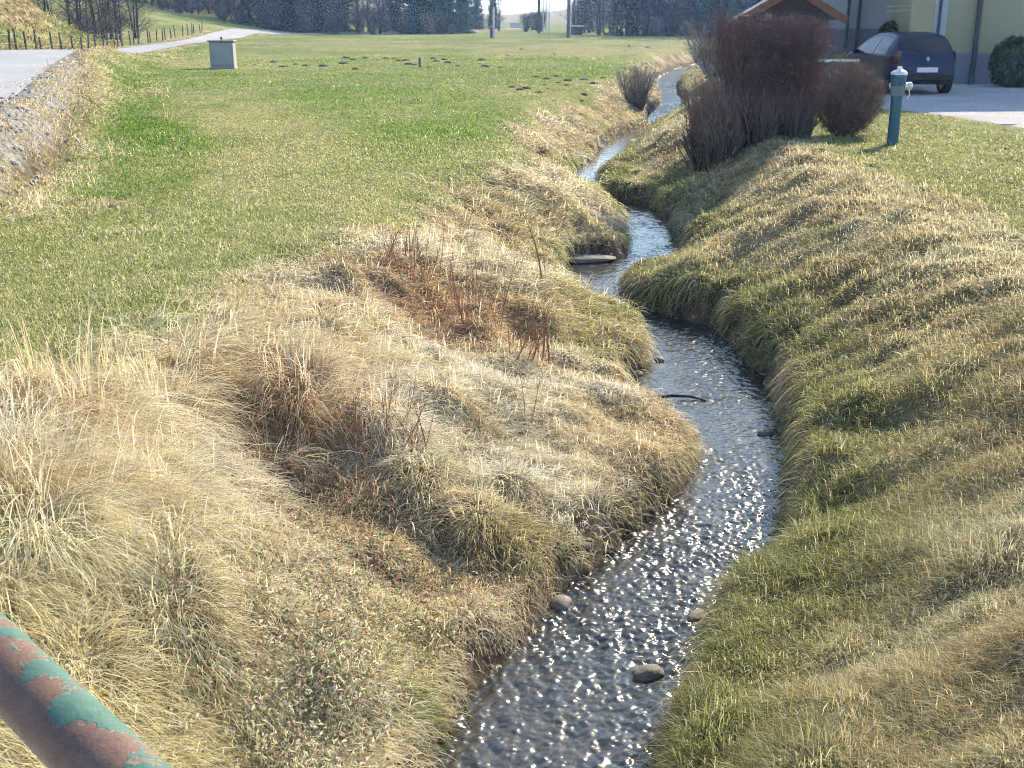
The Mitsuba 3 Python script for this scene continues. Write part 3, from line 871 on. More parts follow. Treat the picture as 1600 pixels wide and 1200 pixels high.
shrub('round_shrub', (5.40, 13.35), 'small round bare brown bush with fanned stems between hedge and hydrant', twig='brown_twig_mat', n=130, height=1.3, spread=0.75, kids=28, rad=0.008, seed=6, rb=0.12, curve=0.9,
      envelope=lambda P: ((P[:, 0] / 0.72) ** 2 + (P[:, 1] / 0.7) ** 2 + ((P[:, 2] - 0.62) / 0.68) ** 2 < 1.05 - 0.3 * meshkit.noise(P * 5, 4)) | (P[:, 2] < 0.35))
shrub('willow_bush', (3.72, 24.9), 'vase shaped bare bush alone on the left bank upstream', twig='grey_twig_mat', stem='bark_mat', n=90, height=1.25, spread=0.75, kids=12, rad=0.011, seed=7, rb=0.22, curve=0.15)
shrub('leaning_bush', (6.6, 27.0), 'pale twigged bare bush leaning left over the stream behind the hedge', twig='pale_twig_mat', stem='grey_twig_mat', n=13, height=2.0, spread=1.2, kids=9, rad=0.016, seed=8, rb=0.3, lean=(-0.25, 0), curve=0.2)
shrub('leaning_bush', (7.4, 31.0), 'dark bare bush standing behind the pale leaning one', twig='brown_twig_mat', n=60, height=2.0, spread=1.3, kids=16, rad=0.016, seed=9, rb=0.3, curve=0.3)
for k, (px_, py_, h_, lab) in enumerate(((-0.35, 6.0, 0.6, 'rust brown dead weed stalks in the middle of the left bank'), (-0.85, 6.5, 0.5, 'reddish dead weeds furthest from the water on the left bank'), (0.1, 4.6, 0.50, 'single forked dead stem standing in pale flattened grass'),
                                      (0.3, 6.9, 0.75, 'thin tall branching dead stalk near the bend of the stream'), (-0.75, 4.05, 0.38, 'orange brown withered weeds beside the brown hollow'), (0.0, 5.6, 0.45, 'sparse brown dead weeds above the grassy spur'))):
    shrub('dead_weed', (px_, py_), lab, cat='dead plant', stem='rust_twig_mat', twig='rust_twig_mat', n=3 if k in (2, 3) else 26, height=h_, spread=0.22 if k in (2, 3) else 0.42, kids=5, rad=0.0042, seed=20 + k, rb=0.03 if k in (2, 3) else 0.34, curve=0.1)


def ball_leaves(key, at, rx, rz, n, size, mat, seed=1):
    at = (at[0], along(at[1]))
    g = np.random.default_rng(seed)
    d = g.normal(size=(n, 3))
    d /= np.linalg.norm(d, axis=1, keepdims=True)
    rr = (0.72 + 0.32 * g.random(n) ** 0.6) * (0.9 + 0.25 * meshkit.noise(d * 3 + seed, seed))
    c = d * rr[:, None] * np.array([rx, rx, rz]) + np.array([0, 0, rz * 0.98])
    t = g.normal(size=(n, 3))
    t /= np.linalg.norm(t, axis=1, keepdims=True)
    v, f = ribbons(c - t * size, c + t * size, size * 1.1)
    add(key + '__foliage', (v, f), mat, False, T().translate([at[0], at[1], Z(*at)]))
    labels[key + '__foliage'] = {'kind': 'stuff'}
    labels[key + '__stem'] = {'kind': 'stuff'}
    st, _ = twiggy(None, n=9, height=rz * 1.3, spread=rx * 0.6, kids=1, rad=0.02, seed=seed, rb=0.08)
    add(key + '__stem', st, 'bark_mat', 30, T().translate([at[0], at[1], Z(*at)]))


ball_leaves('evergreen_bush', (13.75, 22.9), 0.72, 0.68, 5200, 0.035, 'evergreen_mat', 3)
tag('evergreen_bush', 'dark rounded evergreen bush against the grey house plinth', 'bush')

# ------------------------------------------------------------------ woods: trees of a few kinds, each standing on its own


def bare_tree(seed, h=10.0, low=1.0):
    g = np.random.default_rng(seed)
    T_, B0, B1, R0, R1, Q0, Q1 = [], [], [], [], [], [], []
    pts = [np.array([0, 0, -0.4])]
    for k in range(8):
        pts.append(np.array([g.normal(0, 0.10), g.normal(0, 0.10), h * (k + 1) / 8]) + pts[-1] * np.array([1, 1, 0]))
    P = np.array(pts)
    rr = 0.15 * np.linspace(1, 0.12, 9)
    trunk = tubes(P[:-1], P[1:], rr[:-1], rr[1:], 6)
    for _ in range(64):
        z = low + (h - low) * g.random() ** 1.3
        k = min(int(z / h * 8), 7)
        a = P[k] + (P[k + 1] - P[k]) * (z / h * 8 - k)
        az = g.uniform(0, 6.283)
        l = (0.5 + 1.6 * (1 - z / h)) * g.uniform(0.6, 1.3)
        d = np.array([math.cos(az), math.sin(az), g.uniform(0.1, 1.0)])
        b = a + d * l
        B0.append(a); B1.append(b); R0.append(0.035); R1.append(0.014)
        for _ in range(12):
            q = a + (b - a) * g.uniform(0.25, 1)
            e = d * 0.6 + g.normal(0, 0.6, 3) + np.array([0, 0, 0.3])
            q1 = q + e / np.linalg.norm(e) * l * g.uniform(0.25, 0.6)
            Q0.append(q); Q1.append(q1)
    br = tubes(B0, B1, np.array(R0), np.array(R1), 3)
    tw = ribbons(Q0, Q1, 0.028)
    return trunk, join([br, tw])


def conifer(seed, h=13.0, low=0.2, rad=2.1):
    g = np.random.default_rng(seed)
    trunk = tubes([[0, 0, -0.4]], [[0, 0, h]], 0.2, 0.02, 7)
    A, B, W = [], [], []
    for _ in range(230):
        z = low + (h - low) * g.random() ** 1.15
        l = rad * (1 - z / h) ** 0.75 * g.uniform(0.65, 1.15) + 0.15
        az = g.uniform(0, 6.283)
        d = np.array([math.cos(az), math.sin(az), -0.12 + g.normal(0, 0.15)])
        o = np.array([0, 0, z])
        for t in np.linspace(0.2, 1, 6):
            c = o + d * l * t + np.array([0, 0, -0.18 * l * t * t])
            for _ in range(2):
                e = d * 0.7 + g.normal(0, 0.5, 3) + np.array([0, 0, -0.35])
                A.append(c); B.append(c + e / np.linalg.norm(e) * g.uniform(0.25, 0.55)); W.append(g.uniform(0.12, 0.24))
    return trunk, ribbons(A, B, np.array(W))


def thicket(seed, h=3.0, w=1.6):
    st, tw = twiggy(None, n=34, height=h, spread=w, kids=16, rad=0.03, seed=seed, rb=0.5, curve=0.6)
    return st, tw


def proto(pair, trunk_mat, crown_mat):
    return mikit.ply(pair[0], trunk_mat, 40), mikit.ply(pair[1], crown_mat, False)


BARE = [proto(bare_tree(100 + k, 10 + k, 0.6 + 0.3 * (k % 2)), 'dark_bark_mat', ('purple_twig_mat', 'umber_twig_mat', 'purple_twig_mat', 'umber_twig_mat')[k]) for k in range(4)]
FIR = [proto(conifer(200 + k, 12 + 2 * k), 'dark_bark_mat', 'needle_mat') for k in range(3)]
SCRUB = [proto(thicket(300 + k, 2.6 + 0.6 * k), 'dark_bark_mat', ('wine_twig_mat', 'tan_twig_mat', 'purple_twig_mat', 'umber_twig_mat')[k]) for k in range(4)]
g = np.random.default_rng(77)


def stand(name, kinds, x, y, label, cat, group, scale=(0.8, 1.2), which=None):
    y = along(y)
    key = numbered(name)
    a, b = kinds[g.integers(len(kinds)) if which is None else which]
    k = g.uniform(*scale)
    m = T().translate([x, y, Z(x, y)]).rotate([0, 0, 1], g.uniform(0, 360)).scale([k, k, k * g.uniform(0.9, 1.15)])
    first = 'trunk' if kinds is not SCRUB else 'stem'
    scene[f'{key}__{first}'] = {**a, 'to_world': m}
    scene[f'{key}__{"crown" if kinds is not SCRUB else "twigs"}'] = {**b, 'to_world': m}
    tag(key, label, cat, group)


GL, GR_, GC = 'trees of the wood left of the meadow', 'trees of the dark wood right of the meadow', 'hazy trees at the far end of the valley'
for row in range(4):
    for k in range(26):
        u = (k + g.uniform(0.1, 0.9)) / 26
        x = -62 + 54 * u + g.normal(0, 0.5)
        y = 121 + 4 * u + row * 4.5 + g.normal(0, 1.0)
        fir = (0.50 < u < 0.66) or (0.84 < u < 0.96) or g.random() < 0.18
        if fir:
            stand('conifer', FIR, x, y, 'dark conifer in the wood behind the left of the meadow', 'tree', 'conifers of the wood left of the meadow')
        else:
            stand('bare_tree', BARE, x, y, 'leafless tree in the wood behind the left of the meadow', 'tree', GL)
        if row == 0 and g.random() < 0.75 or row == 1 and g.random() < 0.3:
            stand('thicket', SCRUB, x + g.normal(0, 1), y - 2.0, 'leafless scrub along the foot of the left wood', 'bush', 'scrub along the left wood', (0.7, 1.1), which=1 if 0.70 < u < 0.78 else None)
for row in range(4):
    for k in range(15):
        u = (k + g.uniform(0.1, 0.9)) / 15
        x = 8.5 + 27 * u + row * 0.8
        y = 101 + 9 * (1 - u) + row * 4.5 + g.normal(0, 1.0) + 14 * ss(0.2, 0, u)
        if g.random() < (0.12 + 0.6 * ss(0.2, 0.55, u)):
            stand('conifer', FIR, x, y, 'dark conifer in the wood right of the meadow', 'tree', 'conifers of the wood right of the meadow')
        else:
            stand('bare_tree', BARE, x, y, 'leafless tree in the wood right of the meadow', 'tree', GR_)
        if row == 0 and g.random() < 0.6:
            stand('thicket', SCRUB, x + g.normal(0, 1), y - 2.0, 'leafless scrub along the foot of the right wood', 'bush', 'scrub along the right wood', (0.6, 1.0))
for k in range(24):
    x, y = g.uniform(-14, -1), g.uniform(150, 215)
    stand('bare_tree' if k % 3 else 'conifer', BARE if k % 3 else FIR, x * y / 165, y, 'hazy far tree beyond the end of the meadow', 'tree', GC, (0.55, 0.85))
for k in range(7):
    stand('thicket', SCRUB, g.uniform(0.5, 5.5), g.uniform(150, 190), 'low hazy scrub at the far end of the valley', 'bush', 'scrub at the far end of the valley', (0.6, 1.1))
for k in range(24):
    x, y = -33.4 - 5.5 * g.random(), 70 + 9 * g.random()
    stand('slender_tree', BARE, x, y, 'slender bare trunk in the grove behind the brown slope', 'tree', 'slender trees of the small grove', (0.5, 0.8))
stand('slender_tree', BARE, -38.6, 84, 'dark bare tree alone on the green rise beside the grove', 'tree', None, (0.9, 1.0))

# ------------------------------------------------------------------ poles, fence, cabinet, stake and molehills


def wood(p, n, uv):
    a = fbm(p.x * 9, p.y * 9, p.z * 0.9, 3)
    return mix((0.055, 0.045, 0.038), (0.17, 0.14, 0.115), a)


scene['old_wood_mat'] = procm(wood, 0.85)
scene['pale_concrete_mat'] = procm(lambda p, n, uv: mix((0.52, 0.51, 0.49), (0.68, 0.67, 0.64), fbm(p.x * 3, p.y * 3, p.z * 3, 3)), 0.85)
scene['steel_mat'] = solid((0.62, 0.64, 0.66), 0.5)


def pole(key, at, h, r, mat, label, cat='pole'):
    at = (at[0], along(at[1]))
    z = Z(*at)
    v, f = tubes([[at[0], at[1], z - 0.3]], [[at[0], at[1], z + h]], r, r * 0.7, 14)
    cap = trimesh.creation.cone(r * 0.75, r * 0.7, sections=14)
    cap.apply_translation([at[0], at[1], z + h - 0.01])
    add(key, (v, f), mat, 40)
    return z


pole('utility_pole__shaft', (-2.3, 96.5), 9.0, 0.17, 'old_wood_mat', '')
v, f = tubes([[-2.02, along(96.3), -0.3], [-2.02, along(96.3), 2.9]], [[-2.02, along(96.3), 2.9], [-2.02, along(96.3), 3.35]], [0.14, 0.13], [0.13, 0.05], 10)
add('utility_pole__stub', (v, f), 'pale_concrete_mat', 40)
add('utility_pole__clamp', box(0.55, 0.4, 0.1, (-2.16, along(96.4), Z(-2.3, along(96.5)) + 1.2), 0.02), 'steel_mat')
tag('utility_pole', 'dark wooden pole with a pale pointed stub strapped to its right side', 'pole')
labels['utility_pole__stub'] = {'label': 'pale pointed concrete stub'}
for k, (x, y, h, r, mat, lab) in enumerate(((4.1, 132, 10, 0.2, 'old_wood_mat', 'dark pole left of the three pale far masts'), (4.75, 132, 9, 0.1, 'steel_mat', 'pale mast nearest the dark far pole'), (5.25, 133, 9, 0.1, 'steel_mat', 'pale mast in the middle of the far three'),
                                           (5.65, 132, 9, 0.1, 'steel_mat', 'pale mast furthest right of the far three'), (6.3, 96.5, 9, 0.19, 'old_wood_mat', 'dark pole standing in front of the white roofed shelter'))):
    nm = 'mast' if mat == 'steel_mat' else 'wooden_pole'
    key = numbered(nm)
    pole(key, (x, y), h, r, mat, lab)
    tag(key, lab, 'pole')
v, f = tubes([[6.55, along(96.4), 0]], [[6.55, along(96.4), 6]], 0.06, 0.06, 8)
add('wooden_pole_001__pipe', (v, f), 'steel_mat', 40)

# pasture fence along the far side of the lane
s_along = _s1
fence_posts = []
g2 = np.random.default_rng(12)
i0 = int(np.argmin(np.abs(ROAD[:, 1] - along(31))))
at_s = _s1[i0]
while True:
    at_s += g2.uniform(2.0, 3.0)
    q = np.array([np.interp(at_s, _s1, ROAD[:, 0]), np.interp(at_s, _s1, ROAD[:, 1])])
    if q[1] > along(96):
        break
    t = np.array([np.interp(at_s, _s1, RTAN[:, 0]), np.interp(at_s, _s1, RTAN[:, 1])])
    q = q + np.array([-t[1], t[0]]) * (2.5 + g2.normal(0, 0.12))
    fence_posts.append((q[0], q[1]))
tops = []
for k, (x, y) in enumerate(fence_posts):
    z = Z(x, y)
    h = g2.uniform(0.85, 1.2)
    lean = g2.normal(0, 0.06, 2)
    nm = 'pasture_fence__post' + (f'_{k:03d}' if k else '')
    top = [x + lean[0] * h, y + lean[1] * h, z + h]
    add(nm, tubes([[x, y, z - 0.2], top], [top, [top[0], top[1], top[2] + 0.05]], [0.055, 0.048], [0.048, 0.012], 7), 'old_wood_mat', 40)
    tops.append((np.array([x, y, z]), np.array(top)))
for k, fr in enumerate((0.45, 0.85)):
    P = np.array([a + (b - a) * fr for a, b in tops])
    add('pasture_fence__wire' + (f'_{k:03d}' if k else ''), tubes(P[:-1], P[1:], 0.004, 0.004, 4), 'steel_mat', True)
tag('pasture_fence', 'uneven weathered fence posts with wire along the far side of the lane', 'fence')
for k, (x, y, lab) in enumerate(((-34.6, along(72.0), 'lone fence post left on the green rise behind the pasture fence'), (-33.0, along(72.5), 'lone fence post right on the green rise behind the pasture fence'))):
    z = Z(x, y)
    key = numbered('fence_post')
    add(key, tubes([[x, y, z - 0.2], [x, y, z + 1.25]], [[x, y, z + 1.25], [x, y, z + 1.3]], [0.07, 0.06], [0.06, 0.01], 7), 'old_wood_mat', 40)
    tag(key, lab, 'post')

# service cabinet in the meadow
cx, cy = -11.45, along(33.7)
cz = Z(cx, cy)
R = T().translate([cx, cy, cz]).rotate([0, 0, 1], 4)
scene['cabinet_mat'] = procm(lambda p, n, uv: mix((0.27, 0.27, 0.265), (0.38, 0.38, 0.37), fbm(p.x * 2, p.y * 2, p.z * 4, 3)), 0.8)
scene['cabinet_lid_mat'] = solid((0.20, 0.20, 0.20), 0.7)
add('service_cabinet__body', box(0.92, 0.75, 0.98, (0, 0, 0.52), 0.02), 'cabinet_mat', to_world=R)
add('service_cabinet__lid', box(1.02, 0.85, 0.07, (0, 0, 1.045), 0.015), 'cabinet_lid_mat', to_world=R)
add('service_cabinet__base', box(0.98, 0.82, 0.2, (0, 0, -0.03), 0.02), 'cabinet_mat', to_world=R)
add('service_cabinet__door', box(0.78, 0.02, 0.80, (0, -0.388, 0.53), 0.008), 'cabinet_mat', to_world=R)
add('service_cabinet__vent', join([tubes([[-0.02, 0, 1.05], [-0.02, 0, 1.15]], [[-0.02, 0, 1.15], [-0.02, 0, 1.22]], [0.04, 0.075], [0.04, 0.03], 10)]), 'cabinet_lid_mat', 40, R)
tag('service_cabinet', 'grey concrete service cabinet with dark lid standing in the meadow', 'cabinet')
x, y = -3.74, along(34.4)
z = Z(x, y)
add('marker_stake', tubes([[x, y, z - 0.1], [x, y, z + 0.36]], [[x, y, z + 0.36], [x, y, z + 0.39]], [0.05, 0.045], [0.045, 0.01], 8), 'old_wood_mat', 40)
tag('marker_stake', 'short dark stake standing alone in the middle of the meadow', 'stake')

scene['mole_mat'] = procm(lambda p, n, uv: mix((0.045, 0.035, 0.026), (0.115, 0.09, 0.066), noise(p.x * 30, p.y * 30, p.z * 30)), 0.95)
dome = trimesh.creation.icosphere(subdivisions=3)
dome = dome.slice_plane([0, 0, -0.25], [0, 0, 1])
MOLE = []
for k in range(3):
    v = np.array(dome.vertices)
    rr = 1 + 0.5 * (meshkit.fbm(v * 2.6 + 10 * k, 3, k)[:, None] - 0.5)
    MOLE.append(mikit.ply((v * rr * [1, 1, 0.5], np.array(dome.faces)), 'mole_mat', True))
spots = [(0.0, 23.8), (0.22, 22.95), (0.4, 23.4), (0.79, 28.2), (1.13, 27.3), (1.5, 28.5), (1.76, 26.5), (1.98, 27.8), (2.3, 26.9), (0.95, 24.5), (1.4, 25.5), (1.62, 24.5), (1.93, 22.6), (2.45, 25.1), (3.0, 27.7), (1.0, 23.2), (0.7, 21.9), (1.82, 22.0)]
far_spots = [(-10.2 + 9.5 * u + g2.normal(0, 0.3), 33.0 + 10 * g2.random()) for u in np.linspace(0, 1, 30)] + [(-1 + 12 * g2.random(), 44 + 22 * g2.random()) for _ in range(9)]
for k, (x, y) in enumerate(spots + far_spots):
    y = along(y)
    key = numbered('molehill')
    sc = g2.uniform(0.06, 0.17) * (1.15 if y > 43 else 0.8)
    scene[key] = {**MOLE[k % 3], 'to_world': T().translate([x, y, Z(x, y)]).rotate([0, 0, 1], g2.uniform(0, 360)).scale([sc * 1.25, sc, sc])}
    if k < len(spots):
        tag(key, 'small dark molehill among the cluster left of the willow bush', 'molehill', 'molehills near the stream')
    else:
        tag(key, 'small dark molehill in the far part of the meadow', 'molehill', 'molehills in the far meadow')
key = numbered('molehill')
scene[key] = {**MOLE[0], 'to_world': T().translate([-4.0, along(7.9), Z(-4.0, along(7.9))]).scale([0.10, 0.07, 0.07])}
tag(key, 'single dark earth clod in the near meadow on the left', 'molehill')

# stones and sticks at the water
scene['wet_stone_mat'] = procm(lambda p, n, uv: mix((0.07, 0.065, 0.055), (0.22, 0.20, 0.17), fbm(p.x * 12, p.y * 12, p.z * 12, 3)), 0.75)
for x, y, zz, sx, sy, sz, rz, lab in ((0.62, 2.92, -0.99, 0.075, 0.05, 0.035, 20, 'wet stone half out of the water in the foreground'), (0.95, 9.72, -0.97, 0.34, 0.16, 0.05, 10, 'flat dark stone ledge at the left side of the upper bend'),
                                      (1.62, 3.95, -0.99, 0.07, 0.05, 0.03, 70, 'small stone at the foot of the right bank'), (0.62, 2.55, -0.99, 0.06, 0.05, 0.03, 0, 'round stone at the right water edge nearest the bridge')):
    y, zz = along(y), zz - 0.05
    st = trimesh.creation.icosphere(subdivisions=3)
    v = np.array(st.vertices)
    v = v * (1 + 0.35 * (meshkit.fbm(v * 1.6 + x * 7, 3, 4)[:, None] - 0.5)) * [sx, sy, sz]
    key = numbered('stream_stone')
    add(key, (v, np.array(st.faces)), 'wet_stone_mat', True, T().translate([x, y, zz]).rotate([0, 0, 1], rz))
    tag(key, lab, 'stone')
shore = np.random.default_rng(31)
for k in range(22):
    right_side = shore.random() < 0.45
    line = ER if right_side else EL
    yy = shore.uniform(3.1, 12.0)
    j = int(np.argmin(np.abs(line[:, 1] - yy)))
    x, y = line[j] + np.array([(-1 if right_side else 1) * shore.uniform(-0.03, 0.13), 0])
    st = trimesh.creation.icosphere(subdivisions=2)
    v = np.array(st.vertices)
    sx = shore.uniform(0.022, 0.06)
    v = v * (1 + 0.5 * (meshkit.fbm(v * 1.6 + k * 3.1, 3, 4)[:, None] - 0.5)) * [sx * 1.3, sx, sx * 0.6]
    key = numbered('shore_stone')
    add(key, (v, np.array(st.faces)), 'wet_stone_mat', True, T().translate([x, y, -1.045]).rotate([0, 0, 1], shore.uniform(0, 180)))
    tag(key, f"small wet stone at the {'right' if right_side else 'left'} water edge", 'stone', f"small stones along the {'right' if right_side else 'left'} water edge")
P = np.array([(0.95, 5.72, -0.985), (1.1, 5.76, -0.972), (1.25, 5.80, -0.968), (1.4, 5.80, -0.975), (1.52, 5.77, -0.995)])
P[:, 1] = along(P[:, 1])
P[:, 2] -= 0.05
add('fallen_branch', tubes(P[:-1], P[1:], np.array([0.016, 0.016, 0.014, 0.011]), np.array([0.016, 0.014, 0.011, 0.006]), 8), 'dark_bark_mat', True)
tag('fallen_branch', 'dark wet branch lying across the left half of the stream', 'branch')

# ------------------------------------------------------------------ bridge railing under the camera
def rail_paint(p, n, uv):
    a = fbm(p.x * 15 + 4.9, p.y * 15, p.z * 17 + 2.3, 6)
    fine = noise(p.x * 170, p.y * 170, p.z * 170)
    grit = noise(p.x * 520, p.y * 520, p.z * 520)
    far_side = n.x * 0.72 + n.y * 0.69
    keep = 0.5 + (a - 0.5) * 1.7 + 0.10 * far_side - 0.03 * n.z + 0.15 * (fine - 0.5)
    paint = mix((0.034, 0.100, 0.078), (0.062, 0.150, 0.120), noise(p.x * 55, p.y * 55, p.z * 55)) * (0.85 + 0.3 * grit)
    rust = mix((0.075, 0.042, 0.028), (0.21, 0.125, 0.088), 0.5 * grit + 0.5 * fbm(p.x * 60, p.y * 60, p.z * 60, 3))
    primer = mi.Color3f(0.16, 0.13, 0.10)
    c = mix(rust, primer, smoothstep(0.458, 0.480, keep))
    return mix(c, paint, smoothstep(0.480, 0.505, keep))


scene['railing_mat'] = {'type': 'bumpmap', 'scale': 1.0, 'bump': proc(lambda p, n, uv: 0.0006 * smoothstep(0.472, 0.50, 0.5 + (fbm(p.x * 15 + 4.9, p.y * 15, p.z * 17 + 2.3, 6) - 0.5) * 1.7 + 0.10 * (n.x * 0.72 + n.y * 0.69) - 0.03 * n.z + 0.15 * (noise(p.x * 170, p.y * 170, p.z * 170) - 0.5)) + 0.0003 * noise(p.x * 330, p.y * 330, p.z * 330)),
                        'bsdf': procm(rail_paint, 0.6)}


def rail_at(t, z):
    return [-0.54 - 0.696 * t, 1.063 + 0.718 * t, z]


v, f = tubes([rail_at(2.4, 1.14)], [rail_at(-2.2, 1.14)], 0.036, 0.036, 64)
n_ = 90
ts = np.linspace(2.4, -2.2, n_)
P = np.array([rail_at(t, 1.14) for t in ts])
add('bridge_railing__handrail', tubes(P[:1], P[-1:], 0.036, 0.036, 64), 'railing_mat', True)
for k, t in enumerate((1.5, -1.4)):
    add('bridge_railing__post' + (f'_{k:03d}' if k else ''), tubes([rail_at(t, 0.02)], [rail_at(t, 1.12)], 0.03, 0.03, 24), 'railing_mat', True)
tag('bridge_railing', 'round steel handrail with flaking turquoise paint and rust in the corner', 'railing')
dk = [rail_at(2.6, 0), rail_at(-2.4, 0)]
D = Polygon([(dk[0][0] + 0.06, dk[0][1] + 0.06), (dk[1][0] + 0.06, dk[1][1] + 0.06), (dk[1][0] - 1.8, dk[1][1] - 2.4), (dk[0][0] - 1.8, dk[0][1] - 2.4)])
m_ = trimesh.creation.extrude_polygon(D, 0.22, engine='earcut')
m_.apply_translation([0, 0, -0.2])
add('bridge_deck', m_, 'pale_concrete_mat')
tag('bridge_deck', 'concrete deck of the small footbridge under the camera', 'bridge deck', kind='structure')

# ------------------------------------------------------------------ hydrant
hx, hy = 5.80, along(12.15) + 0.4
hz = Z(hx, hy)
H = T().translate([hx, hy, hz])


def lathe(prof, n=28):
    prof = np.array(prof, float)
    th = np.arange(n) / n * 2 * np.pi
    v = np.stack([prof[:, None, 0] * np.cos(th), prof[:, None, 0] * np.sin(th), np.broadcast_to(prof[:, None, 1], (len(prof), n))], -1).reshape(-1, 3)
    I = np.arange(len(prof) * n).reshape(len(prof), n)
    J = np.roll(I, -1, 1)
    q = np.stack([I[:-1], J[:-1], J[1:], I[1:]], -1).reshape(-1, 4)
    return v, np.vstack([q[:, [0, 1, 2]], q[:, [0, 2, 3]]])


scene['hydrant_mat'] = procm(lambda p, n, uv: mix((0.010, 0.075, 0.11), (0.020, 0.125, 0.165), fbm(p.x * 9, p.y * 9, p.z * 3, 3)), 0.4, clearcoat=0.3)
scene['hydrant_band_mat'] = solid((0.16, 0.19, 0.19), 0.6)
scene['alloy_mat'] = {'type': 'twosided', 'bsdf': {'type': 'principled', 'base_color': {'type': 'rgb', 'value': [0.72, 0.73, 0.74]}, 'roughness': 0.35, 'metallic': 0.7}}
add('hydrant__column', lathe([(0.001, -0.1), (0.085, -0.1), (0.085, 0.02), (0.083, 0.5), (0.088, 0.74), (0.001, 0.74)]), 'hydrant_mat', 35, H)
add('hydrant__band', lathe([(0.02, 0.72), (0.098, 0.72), (0.104, 0.76), (0.104, 0.85), (0.098, 0.87), (0.02, 0.87)]), 'hydrant_band_mat', 35, H)
add('hydrant__head', lathe([(0.02, 0.865), (0.105, 0.865), (0.112, 0.89), (0.112, 1.01), (0.105, 1.03), (0.02, 1.03)]), 'hydrant_mat', 35, H)
add('hydrant__cap', lathe([(0.02, 1.025), (0.122, 1.025), (0.125, 1.04), (0.118, 1.06), (0.085, 1.085), (0.04, 1.10), (0.038, 1.135), (0.03, 1.145), (0.0005, 1.145)]), 'alloy_mat', 35, H)
noz = lathe([(0.001, 0), (0.052, 0), (0.052, 0.05), (0.062, 0.055), (0.062, 0.10), (0.05, 0.115), (0.001, 0.115)])
add('hydrant__nozzle', noz, 'alloy_mat', 35, T().translate([hx + 0.085, hy - 0.02, hz + 0.86]).rotate([0, 1, 0], 90))
add('hydrant__nozzle_001', noz, 'alloy_mat', 35, T().translate([hx - 0.02, hy + 0.085, hz + 0.86]).rotate([1, 0, 0], -90))
add('hydrant__chain', tubes([[0.14, -0.08, 0.83], [0.16, -0.08, 0.74]], [[0.16, -0.08, 0.74], [0.12, -0.08, 0.68]], 0.008, 0.008, 6), 'alloy_mat', 40, H)
tag('hydrant', 'teal pillar hydrant with pale metal cap on the lawn edge', 'hydrant')

# ------------------------------------------------------------------ house, hut, rails and yard things
scene['render_mat'] = procm(lambda p, n, uv: mix((0.36, 0.33, 0.19), (0.42, 0.385, 0.225), fbm(p.x * 0.8, p.y * 0.8, p.z * 0.8, 3)) * (0.95 + 0.1 * noise(p.x * 40, p.y * 40, p.z * 40)), 0.9)
scene['pale_render_mat'] = procm(lambda p, n, uv: mix((0.44, 0.44, 0.46), (0.50, 0.50, 0.53), fbm(p.x * 0.8, p.y * 0.8, p.z * 0.8, 3)), 0.9)
scene['plinth_mat'] = procm(lambda p, n, uv: mix((0.20, 0.20, 0.23), (0.26, 0.26, 0.29), fbm(p.x * 2, p.y * 2, p.z * 2, 3)), 0.9)
scene['pipe_mat'] = solid((0.05, 0.055, 0.06), 0.5)
scene['roof_tile_mat'] = solid((0.22, 0.10, 0.07), 0.8)
HY = along(24.0)
add('house__wall', join([vf(box(16.2, 2.0, 6.2, (19.95, HY + 1.0, 3.6))), vf(box(13.9, 10, 6.2, (21.1, HY + 7.002, 3.6)))]), 'render_mat')
add('house__plinth', join([vf(box(16.26, 2.06, 1.1, (19.95, HY + 1.0, 0.37))), vf(box(13.96, 10, 1.1, (21.1, HY + 7.0, 0.37)))]), 'plinth_mat')
add('house__corner_trim', box(0.34, 0.05, 4.3, (12.03, HY - 0.015, 3.1)), 'pale_render_mat')
add('house__downpipe', tubes([[13.05, HY - 0.14, 0.28]], [[13.05, HY - 0.14, 6.65]], 0.075, 0.075, 14), 'pipe_mat', 40)
add('house__downpipe_foot', tubes([[13.05, HY - 0.14, 0.02]], [[13.05, HY - 0.14, 0.29]], 0.09, 0.09, 14), 'hydrant_mat', 40)
add('house__downpipe_001', tubes([[11.98, HY - 0.08, 1.45]], [[11.98, HY - 0.08, 6.65]], 0.04, 0.04, 12), 'pipe_mat', 40)
rv = np.array([(10.9, HY - 0.9, 6.63), (29.0, HY - 0.9, 6.63), (29.0, HY + 13, 6.63), (10.9, HY + 13, 6.63), (15.5, HY + 6, 9.8), (24.5, HY + 6, 9.8), (10.9, HY - 0.9, 6.45), (29.0, HY - 0.9, 6.45), (29.0, HY + 13, 6.45), (10.9, HY + 13, 6.45)])
rf = np.array([(0, 1, 5), (0, 5, 4), (1, 2, 5), (2, 3, 4), (2, 4, 5), (3, 0, 4), (0, 6, 7), (0, 7, 1), (1, 7, 8), (1, 8, 2), (2, 8, 9), (2, 9, 3), (3, 9, 6), (3, 6, 0), (6, 9, 8), (6, 8, 7)])
add('house__roof', (rv, rf), 'roof_tile_mat')
add('house__gutter', tubes([[10.9, HY - 0.95, 6.55]], [[29.0, HY - 0.95, 6.55]], 0.07, 0.07, 10), 'pipe_mat', 40)
tag('house', 'yellow green rendered house with grey plinth at the right edge', 'house')
WY = along(32.0)
add('house_wing__wall', box(4.4, 5.0, 5.2, (13.1, WY + 2.5, 3.9)), 'pale_render_mat')
add('house_wing__plinth', box(4.46, 5.06, 1.8, (13.1, WY + 2.5, 0.62)), 'plinth_mat')
add('house_wing__roof', box(5.2, 5.8, 0.2, (13.1, WY + 2.5, 6.6)), 'roof_tile_mat')
add('house_wing__post', box(0.09, 0.09, 4.6, (12.45, WY - 0.3, 3.1)), 'pipe_mat')
add('house_wing__post_001', box(0.11, 0.11, 4.6, (12.85, WY - 0.3, 3.1)), 'pipe_mat')
tag('house_wing', 'pale lilac grey house wing with two dark posts behind the car', 'house')

